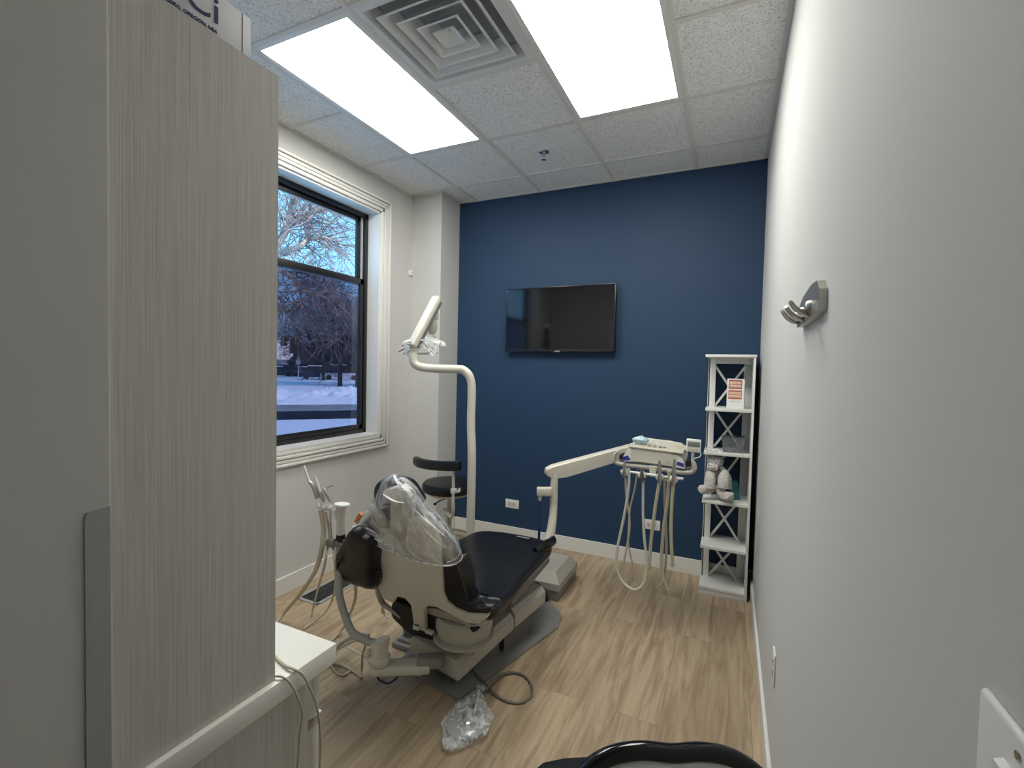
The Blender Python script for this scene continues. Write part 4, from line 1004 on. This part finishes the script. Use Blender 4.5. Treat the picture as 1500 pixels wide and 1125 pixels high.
for k in range(3): a = 2*math.pi*k/3+.4; b.tube([V((SX, SY, .215)), V((SX+.165*math.cos(a), SY+.165*math.sin(a), .192))], .006, 8, 0)
b.build('foot_ring', METAL, st)
b = MB().lathe([(.035, .09), (.032, .14), (.026, .20)], (SX, SY, 0), n=20)
for k in range(5):
    a = 2*math.pi*k/5+.25; e = V((SX+.255*math.cos(a), SY+.255*math.sin(a), .062))
    b.tube([V((SX, SY, .115)), V((SX, SY, .115)).lerp(e, .5)+V((0, 0, .004)), e], [.022, .018, .014], 8, 4, flat=.8)
b.build('star_base', CREAM2, st)
for k in range(5):
    a = 2*math.pi*k/5+.25; e = V((SX+.255*math.cos(a), SY+.255*math.sin(a), .0))
    b = MB()
    for s in (-1, 1): b.lathe([(.012, -.009), (.026, -.008), (.026, .008), (.012, .009)], e+V((-math.sin(a)*s*.013, math.cos(a)*s*.013, .0262)), (-math.sin(a), math.cos(a), 0), 18)
    b.tube([e+V((0, 0, .026)), e+V((0, 0, .06))], .006, 8, 0); b.build('caster', mat('caster_dark', (.06, .03, .03), .4), st)

# ---------------------------------------------------------------- white shelf
SHM = mat('shelf_white', (.80, .80, .76), .35)
sh = empty('shelf_unit', (0, 3.5, 0), 'narrow white open shelf with crossed slats in the corner by the blue wall', 'shelf')
X0, X1, Y0, Y1 = -.150, .141, 3.38, 3.660
decks = [.055, .330, .638, .965, 1.257]
for k, z in enumerate(decks):
    MB().box((X0, Y0, z-.020), (X1-.014, Y1, z+.0), .002).build('deck', SHM, sh)
MB().box((X0-.010, Y0-.004, 1.594), (X1+.004, Y1, 1.612), .002).build('top_board', SHM, sh)
MB().box((X0, Y0+.004, 0), (X1-.016, Y0+.022, .034), .001).box((X0, Y0+.02, 0), (X0+.018, Y1, .034)).build('plinth', SHM, sh)
MB().box((X1-.014, Y0, 0), (X1, Y1, 1.594), .0015).build('side_panel', SHM, sh)
MB().box((X0+.006, Y1-.10, .0), (X0+.052, Y1-.082, 1.594), .0015).box((X0+.004, Y1-.10, 0), (X0+.016, Y1, 1.594), .001).build('left_stile', SHM, sh)
MB().box((X1-.062, Y1-.016, .0), (X1-.014, Y1, 1.594), .0015).build('right_stile', SHM, sh)
MB().box((X0+.05, Y1-.096, 1.555), (X1-.06, Y1-.084, 1.594), .001).box((X1-.062, Y1-.096, 1.555), (X1-.014, Y1-.084, 1.594), .001).build('head_rail', SHM, sh)
zz = decks+[1.555]
for k in range(5):
    za, zb = zz[k], zz[k+1]-.020
    xa, xb = X0+.05, X1-.058
    for s in (0, 1):
        p0, p1 = (V((xa, 0, za)), V((xb, 0, zb))) if s else (V((xa, 0, zb)), V((xb, 0, za)))
        d = (p1-p0); L_ = d.length; d.normalize(); n_ = V((-d.z, 0, d.x))
        y = Y1-.086+.007*s
        P = [p0+n_*.0075, p1+n_*.0075, p1-n_*.0075, p0-n_*.0075]
        P = [V((p_.x, y, p_.z)) for p_ in P]
        MB().prism(P, (0, .007, 0)).build('cross_slat', SHM, sh, smooth=False)
# picture card with two rows of teeth
pc = empty('picture_card', (.045, 3.42, 1.257), 'white card with two close-up photos of teeth on the highest open shelf', 'card')
q0, q1 = atY(1064, 594, 3.41), atY(1091, 555, 3.43)
MC = frameM((q0.x, 3.42, 1.258), (1, .03, 0), (0, .10, 1))
WC, HC = q1.x-q0.x, q1.z-1.258
MB().box((0, 0, -.003), (WC, HC, 0.0), 0, MC).build('card', PAPER, pc, smooth=False)
MB().prism([MC @ V(p_) for p_ in ((WC*.3, 0.0, -.004), (WC*.3, HC*.6, -.004), (WC*.3, 0.002, -.06))], (WC*.3, 0, 0)).build('easel', PAPER, pc, smooth=False)
GUM = mat('photo_gum', (.55, .12, .07), .35); TOO = mat('photo_tooth', (.80, .55, .36), .3, var=(60, (.85, .70, .55)))
for k, (a, c_) in enumerate(((.66, .96), (.32, .61))):
    g = MB().box((WC*.10, HC*a, .0003), (WC*.87, HC*c_, .001), 0, MC).build('photo', GUM if k else mat('photo_gum_dark', (.42, .13, .09), .35), pc, smooth=False)
    b = MB(); nT = 9
    for i in range(nT):
        for rr in (0, 1):
            x_ = WC*(.13+.71*i/nT); w_ = WC*.066; zc_ = HC*(a+(c_-a)*(.16 if rr == 0 else .53)); hh = HC*(c_-a)*.30
            b.box((x_, zc_, .0008), (x_+w_, zc_+hh, .0018), .0007, MC)
    b.build('teeth', TOO, g)
text_mesh('lettering', 'THE BEST YOU', .0085, MC @ Matrix.Translation((WC*.48, HC*.235, .0006)), GREYP, pc)
# wire basket
wb = empty('wire_basket', (.06, 3.5, .966), 'small grey wire mesh basket on the second open shelf', 'basket')
WB = mat('basket_grey', (.20, .21, .22), .4, .4)
bx0, bx1, by0, by1, bz0, bz1 = -.03, .085, 3.42, 3.54, .968, 1.062
def bp(u, s, h):
    k = 1+.22*h; cx, cy = (bx0+bx1)/2, (by0+by1)/2
    hx, hy = (bx1-bx0)/2*k, (by1-by0)/2*k
    if s == 0: return V((cx-hx+2*hx*u, cy-hy, bz0+(bz1-bz0)*h))
    if s == 1: return V((cx+hx, cy-hy+2*hy*u, bz0+(bz1-bz0)*h))
    if s == 2: return V((cx+hx-2*hx*u, cy+hy, bz0+(bz1-bz0)*h))
    return V((cx-hx, cy+hy-2*hy*u, bz0+(bz1-bz0)*h))
b = MB()
for s in range(4):
    for i in range(15): b.tube([bp(i/14, s, 0), bp(i/14, s, 1)], .0020, 5, 0)
    for j in range(11): b.tube([bp(0, s, j/10), bp(1, s, j/10)], .0020, 5, 0)
for i in range(12): b.tube([V((bx0+(bx1-bx0)*i/11, by0, bz0)), V((bx0+(bx1-bx0)*i/11, by1, bz0))], .0020, 5, 0)
b.build('mesh', WB, wb)
b = MB(); P = [bp(0, s, 1) for s in range(4)]; b.tube(P+[P[0]], .0035, 8, 0); b.build('rim', WB, wb)
# small dental casts
DM = mat('plaster', (.78, .77, .74), .6)
b = MB()
for k, (dx, dy) in enumerate(((0, 0), (.035, .02), (.02, -.012), (.055, -.006))):
    P = [V((-.125+dx+.016*math.cos(a), 3.41+dy+.02*math.sin(a), .972+.004*math.sin(3*a+k))) for a in [math.pi*(.05+.9*i/10) for i in range(11)]]
    b.tube(P, .006, 8, 0)
tag(b.build('dental_cast', DM), 'small pale dental cast at the left front of the basket shelf', 'dental cast')
# teal book / tote behind the plush
b = MB().prism([V((.03, 3.47, .6385)), V((.085, 3.50, .6385)), V((.062, 3.51, .76)), V((.02, 3.48, .765))], (-.012, .04, 0))
tag(b.build('gift_bag', mat('teal_paper', (.01, .14, .15), .4)), 'small dark teal bag beside the plush bear', 'bag')
# plush bear in a white coat
PL = mat('white_plush', (.80, .77, .72), .95, bump=(140, 1.0, .012), var=(90, (.62, .58, .54))); COAT = mat('bear_coat', (.66, .64, .62), .85, bump=(45, 1.0, .02), var=(38, (.40, .38, .37)))
br = empty('plush_bear', (-.07, 3.45, .638), 'white plush bear in a pale coat slumped on the middle shelf', 'plush toy')
def E(c, r, M=None, fuzz=.006):
    b_ = MB().ell(c, r, M, 28, 18)
    for v_ in b_.bm.verts: v_.co += (v_.co-V(c)).normalized()*fuzz*mnoise.noise(v_.co*70)*1.6
    return b_
Yb = 3.43
def B3(u, v, y): return atY(u, v, y)
E(B3(1049, 700, 3.47), (.062, .05, .085)).build('body', COAT, br)
E(B3(1048, 675, 3.45), (.052, .05, .042), fuzz=.005).build('hood', COAT, br)
E(B3(1044, 684, 3.41), (.038, .03, .026)).build('muzzle', PL, br)
for u, v in ((1037, 667), (1059, 668)): E(B3(u, v, 3.46), (.015, .010, .015)).build('ear', PL, br)
for u, v, rx in ((1040, 708, .034), (1060, 708, .034)):
    MB().tube([B3(u+1, 690, 3.43), B3(u, 702, 3.40), B3(u-1, 715, 3.39)], [.026, .036, .034], 18, 5).build('arm', PL, br)
for (u, v) in ((1029.5, 714), ):
    E(B3(u, v+3, 3.38), (.030, .03, .032)).build('foot', PL, br)
E(B3(1066, 727, 3.365), (.038, .035, .028), Matrix.Rotation(-.4, 3, 'Y')).build('foot', PL, br)
MB().tube([B3(1052, 712, 3.43), B3(1058, 724, 3.40), B3(1063, 727, 3.385)], [.03, .03, .025], 16, 5).tube([B3(1046, 712, 3.43), B3(1036, 718, 3.41), B3(1032, 717, 3.395)], [.03, .028, .024], 16, 5).build('leg', PL, br)
b = MB(); 
b.quadgrid(16, 12, lambda u, v: B3(1054+22*u*(.4+.6*v)+3*math.sin(v*5), 684+30*v+u*4, 3.44-.03*math.sin(math.pi*u)+.008*mnoise.noise(V((u*5, v*5, 0)))))
o = b.build('coat_flap', COAT, br); md = o.modifiers.new('t', 'SOLIDIFY'); md.thickness = .004
b = MB().tube([B3(1043, 695, 3.405), B3(1049, 700, 3.40), B3(1056, 690, 3.40), B3(1063, 684, 3.41)], .0022, 6).ell(B3(1049, 697, 3.40), (.004, .004, .005)); b.build('coat_ribbon', GREYD, br)

# ---------------------------------------------------------------- outdoors
GZ = -0.55
SNOW = mat('snow', (.80, .82, .90), .8, bump=(2.2, .6, .05))
struct(MB().box((-400, -150, GZ-.5), (-3.0, 420, GZ)).build('ground', SNOW, smooth=False))
D0 = (ray(470, 545)); D0.z = 0; D0.normalize(); DP = V((D0.y, -D0.x, 0))   # away from the window / across the view
def G(a, s, z=0): return D0*a + DP*s + V((0, 0, GZ+z))
def band(name, a0, a1, m_, z=.012, w=60):
    return MB().prism([G(a0, -w), G(a0, w), G(a1, w), G(a1, -w)], (0, 0, z)).build(name, m_, smooth=False)
struct(band('road', 18.6, 21.8, mat('wet_asphalt', (.018, .018, .026), .9, var=(1.2, (.035, .035, .045)), spec=.1)))
struct(band('road_edge', 21.8, 25.2, mat('slush', (.34, .33, .34), .8, var=(1.5, (.22, .21, .21)))))
b = MB()
def bank(u, v):
    s = -16+32*u; a = 25.2+v*7.5
    prof_ = math.sin(math.pi*v)**.8
    h = (.35+.35*mnoise.noise(V((s*.5, a*.4, 0)))+.25*mnoise.noise(V((s*2.1, a*2, 3)))+.12*mnoise.noise(V((s*6, a*5, 7))))*prof_
    return G(a, s, max(-.02, h*1.2))
b.quadgrid(260, 28, bank)
tag(b.build('snow_bank', mat('bank_snow', (.80, .82, .88), .8)), 'ploughed snow bank along the far side of the road', 'snow bank')
# building and far street
def far(u, v, a):
    r_ = ray(u, v); h_ = math.hypot(r_.x, r_.y); return CAM + r_*(a/h_*1.0)
BW = mat('far_white', (.85, .85, .88), .6); BD = mat('far_dark', (.03, .03, .045), .4)
r = empty('far_building', far(420, 530, 95), 'white flat-roofed building seen through the window beyond the snow', 'building')
def fbox(u0, v0, u1, v1, a, dep, m_, name, par):
    P = [far(u0, v0, a), far(u1, v0, a), far(u1, v1, a), far(u0, v1, a)]
    P[0].z = P[1].z = (P[0].z+P[1].z)/2; P[2].z = P[3].z = (P[2].z+P[3].z)/2
    return MB().prism(P, D0*dep).build(name, m_, par, smooth=False)
fbox(340, 495, 444, 526, 95, 12, BW, 'wall', r); fbox(336, 491, 439, 495, 94.6, 13, SNOW, 'roof', r)
fbox(380, 499, 404, 504, 94.9, .2, BD, 'window_band', r); fbox(405, 499, 416, 504, 94.9, .2, BD, 'window_band', r); fbox(418, 501, 423, 506, 94.9, .2, BD, 'window_band', r)
fbox(425, 497, 436, 517, 94.7, .2, BD, 'entrance', r); fbox(439, 500, 443, 508, 94.9, .2, BD, 'window_band', r); fbox(380, 512, 424, 515, 94.9, .2, BD, 'window_band', r)
def car(u, v, a, m_, label, L_=4.3, h=1.45):
    c_ = far(u, v, a); c_.z = GZ
    o = empty('parked_car', c_, label, 'car', 'cars parked beyond the snow field')
    ex = DP; 
    def pr(pts_, y0, y1, nm, mm): MB().prism([c_+ex*x+V((0, 0, z))+D0*y0 for x, z in pts_], D0*(y1-y0)).build(nm, mm, o)
    pr([(-L_/2, .3), (L_/2, .3), (L_/2, .75), (L_*.38, .9), (-L_*.42, .92), (-L_/2, .8)], 0, 1.7, 'body', m_)
    pr([(-L_*.36, .9), (L_*.22, .9), (L_*.12, h), (-L_*.26, h)], .1, 1.6, 'cabin', BD)
    pr([(-L_*.26, h), (L_*.12, h), (L_*.12, h+.12), (-L_*.26, h+.12)], .1, 1.6, 'roof_snow', SNOW)
    for x in (-L_*.3, L_*.3): MB().lathe([(.32, 0), (.32, .2)], c_+ex*x+V((0, 0, .32))-D0*.02, D0, 16).build('wheel', BLACKM, o)
car(408, 536, 78, BD, 'dark parked car at the left, below the white building')
car(447, 536, 79, mat('far_grey', (.12, .12, .15), .4), 'grey parked car right of the dark one')
car(466, 541, 66, mat('far_navy', (.02, .03, .08), .4), 'navy parked car in front of the bare trees', 4.6, 1.7)
car(500, 541, 64, mat('far_silver', (.40, .42, .50), .4), 'silver parked van at the right end of the car row', 5.0, 1.9)
b = MB().tube([far(437, 552, 60), far(437, 520, 60)], .05, 6, 0); p_ = far(437, 530, 60); b.box(p_-V((.3, .05, .3)), p_+V((.3, .05, .3)))
tag(b.build('street_sign', mat('sign_grey', (.4, .4, .45), .5)), 'thin street sign post at the far edge of the snow field', 'sign')
tl = empty('traffic_signal', far(416, 500, 70), 'dark traffic signal hanging in front of the white building', 'traffic signal')
c_ = far(416, 499, 70); MB().box(c_-V((.3, .3, .7)), c_+V((.3, .3, .7)), .05).build('housing', BLACKM, tl)
MB().tube([c_+V((0, 0, .6)), far(380, 495, 70), far(340, 493, 70)], .08, 6, 0).tube([far(340, 493, 70), V((far(340, 493, 70).x, far(340, 493, 70).y, GZ))], .12, 6, 0).build('mast_arm', BLACKM, tl)
BARK = mat('bark', (.30, .24, .20), .9, var=(18, (.50, .42, .36)))
DBARK = mat('dark_bark', (.045, .034, .034), .9)
rnd = random.Random(3)
def grow(b, p, d, L_, r_, depth, spread=.55, droop=0.0, kids=(2, 4), taper=.6, minr=.002):
    n = 5 if depth > 2 else 4; seg = 4
    P = [p]; dd = d.normalized()
    for i in range(seg):
        dd = (dd + V((rnd.uniform(-1, 1), rnd.uniform(-1, 1), rnd.uniform(-1, 1)))*.22 + V((0, 0, -droop))).normalized()
        P.append(P[-1]+dd*L_/seg)
    R_ = [max(minr, r_*(1-(1-taper)*i/seg)) for i in range(seg+1)]
    b.tube(P, R_, 5 if r_ > .02 else 3, 0, cap=False)
    if depth <= 0: return
    for k in range(rnd.randint(*kids)):
        i = rnd.randint(1, seg); q_ = P[i]
        ax_ = V((rnd.uniform(-1, 1), rnd.uniform(-1, 1), rnd.uniform(-.8, 1))).normalized()
        nd = (dd + ax_*spread*1.6).normalized()
        grow(b, q_, nd, L_*rnd.uniform(.55, .85), R_[i]*rnd.uniform(.45, .7), depth-1, spread, droop, kids, taper, minr)
    grow(b, P[-1], dd, L_*.75, R_[-1], depth-1, spread, droop, kids, taper, minr)
# big tree close to the window, limbs reach across the upper panes
tw = 9.0
bt = empty('bare_tree', G(7.4, -3.0), 'large bare tree close outside, pale limbs crossing the upper window pane', 'tree')
TB = V(G(7.6, -2.2)); 
fork = atW(392, 372, tw); 
b = MB().tube([V((fork.x, fork.y, GZ))-DP*1.4, fork-DP*1.2-V((0, 0, 1.2)), fork-DP*.6-V((0, 0, .5)), fork], [.24, .19, .15, .10], 10, 6); b.build('trunk', BARK, bt)
limbs = [([(392, 372), (406, 358), (420, 334), (428, 305), (434, 285), (438, 262), (440, 230)], .085, .035),
         ([(418, 338), (432, 322), (455, 312), (470, 304), (482, 298), (520, 270)], .055, .02),
         ([(392, 380), (415, 370), (440, 360), (449, 350), (452, 335), (452, 318), (458, 290)], .075, .02),
         ([(450, 350), (466, 347), (484, 350), (500, 358), (530, 364)], .035, .012),
         ([(392, 390), (420, 402), (450, 425), (480, 440), (510, 480)], .05, .012),
         ([(392, 460), (410, 455), (430, 452), (455, 430), (490, 425), (530, 440)], .06, .012),
         ([(392, 420), (412, 440), (428, 470), (445, 486)], .03, .006),
         ([(420, 400), (445, 400), (470, 415), (500, 450), (525, 470)], .035, .008)]
b = MB(); tw_ = MB()
for k, (pts_, r0, r1) in enumerate(limbs):
    P = [atW(a, c_, tw+.25*math.sin(i*1.3+k)) for i, (a, c_) in enumerate(pts_)]
    Q = cr(P, 5); n_ = len(Q)
    b.tube(Q, [r0+(r1-r0)*i/(n_-1) for i in range(n_)], 8, 0)
    for i in range(2, n_-1):
        for _ in range(2):
            tg = (Q[i+1]-Q[i]).normalized(); rr = r0+(r1-r0)*i/(n_-1)
            nd = tg*.7+V((rnd.uniform(-1, 1), rnd.uniform(-1, 1), rnd.uniform(-.9, .9)))
            grow(tw_, Q[i], nd, rnd.uniform(.35, .7), min(rr*.5, .014), 2, .6, .0, (1, 3), .6, .0028)
b.build('limb', BARK, bt); tw_.build('twigs', mat('twig_bark', (.26, .20, .19), .9), bt)
# bare trees further off
def dtree(u, a, h, label, depth=5, sd=1, kids=(2, 3), mm=DBARK, r0=.16):
    global rnd
    rnd = random.Random(sd)
    base = far(u, 545, a); base.z = GZ
    o = empty('bare_tree', base, label, 'tree', 'bare trees far off beyond the window')
    t_ = MB().tube([base, base+V((0, 0, h*.3))], [r0*1.3, r0], 8, 0); t_.build('trunk', mm, o)
    b_ = MB()
    for k in range(5):
        an = 2*math.pi*k/5+rnd.random(); grow(b_, base+V((0, 0, h*(.12+.045*k))), V((math.cos(an), math.sin(an), .9)), h*.26, r0*.6, depth, .55, .0, kids, .6, .012)
    b_.build('branches', mm, o)
dtree(474, 62, 9, 'bare tree far off, left one above the row of parked cars', 5, 11)
dtree(498, 46, 11, 'bare tree far off, middle one above the row of parked cars', 5, 12)
dtree(524, 44, 12, 'bare tree far off at the right edge of the window pane', 5, 13)
dtree(484, 70, 13, 'bare tree furthest off, behind the navy car', 5, 14, r0=.2)
dtree(512, 72, 14, 'bare tree furthest off, behind the silver van', 5, 15, r0=.2)
# dark hedge / tree line
b = MB()
for k in range(46):
    u = 442+rnd.random()*110; a = 82+rnd.random()*8; c_ = far(u, 540-rnd.random()*34, a)
    b.ell(c_, (1.8, 1.8, 1.5+rnd.random()), seg=10, rg=6)
b2 = b
for v_ in b.bm.verts: v_.co += V((mnoise.noise(v_.co*1.3), mnoise.noise(v_.co*1.3+V((9, 0, 0))), mnoise.noise(v_.co*1.7)))*1.2
b.box(far(520, 545, 86)-V((16, 9, 3)), far(520, 545, 86)+V((.5, 12, 1)))
o = b.build('thicket', mat('thicket_dark', (.030, .026, .028), .95, var=(2, (.07, .055, .055)))); tag(o, 'dark brushy thicket at the far edge of the snow field', 'thicket', kind='stuff')
b = MB()
for k in range(130):
    u = (330+rnd.random()*160) if k < 60 else -150+rnd.random()*500; a = 220+rnd.random()*20; c_ = far(u, 520-rnd.random()*14, a); b.ell(V((c_.x, c_.y, GZ+(c_.z-GZ)/2)), (7, 7, (c_.z-GZ)/2+3), seg=8, rg=6)
o = b.build('tree_line', mat('far_trees', (.16, .15, .20), .95)); tag(o, 'hazy line of distant trees on the horizon', 'trees', kind='stuff')
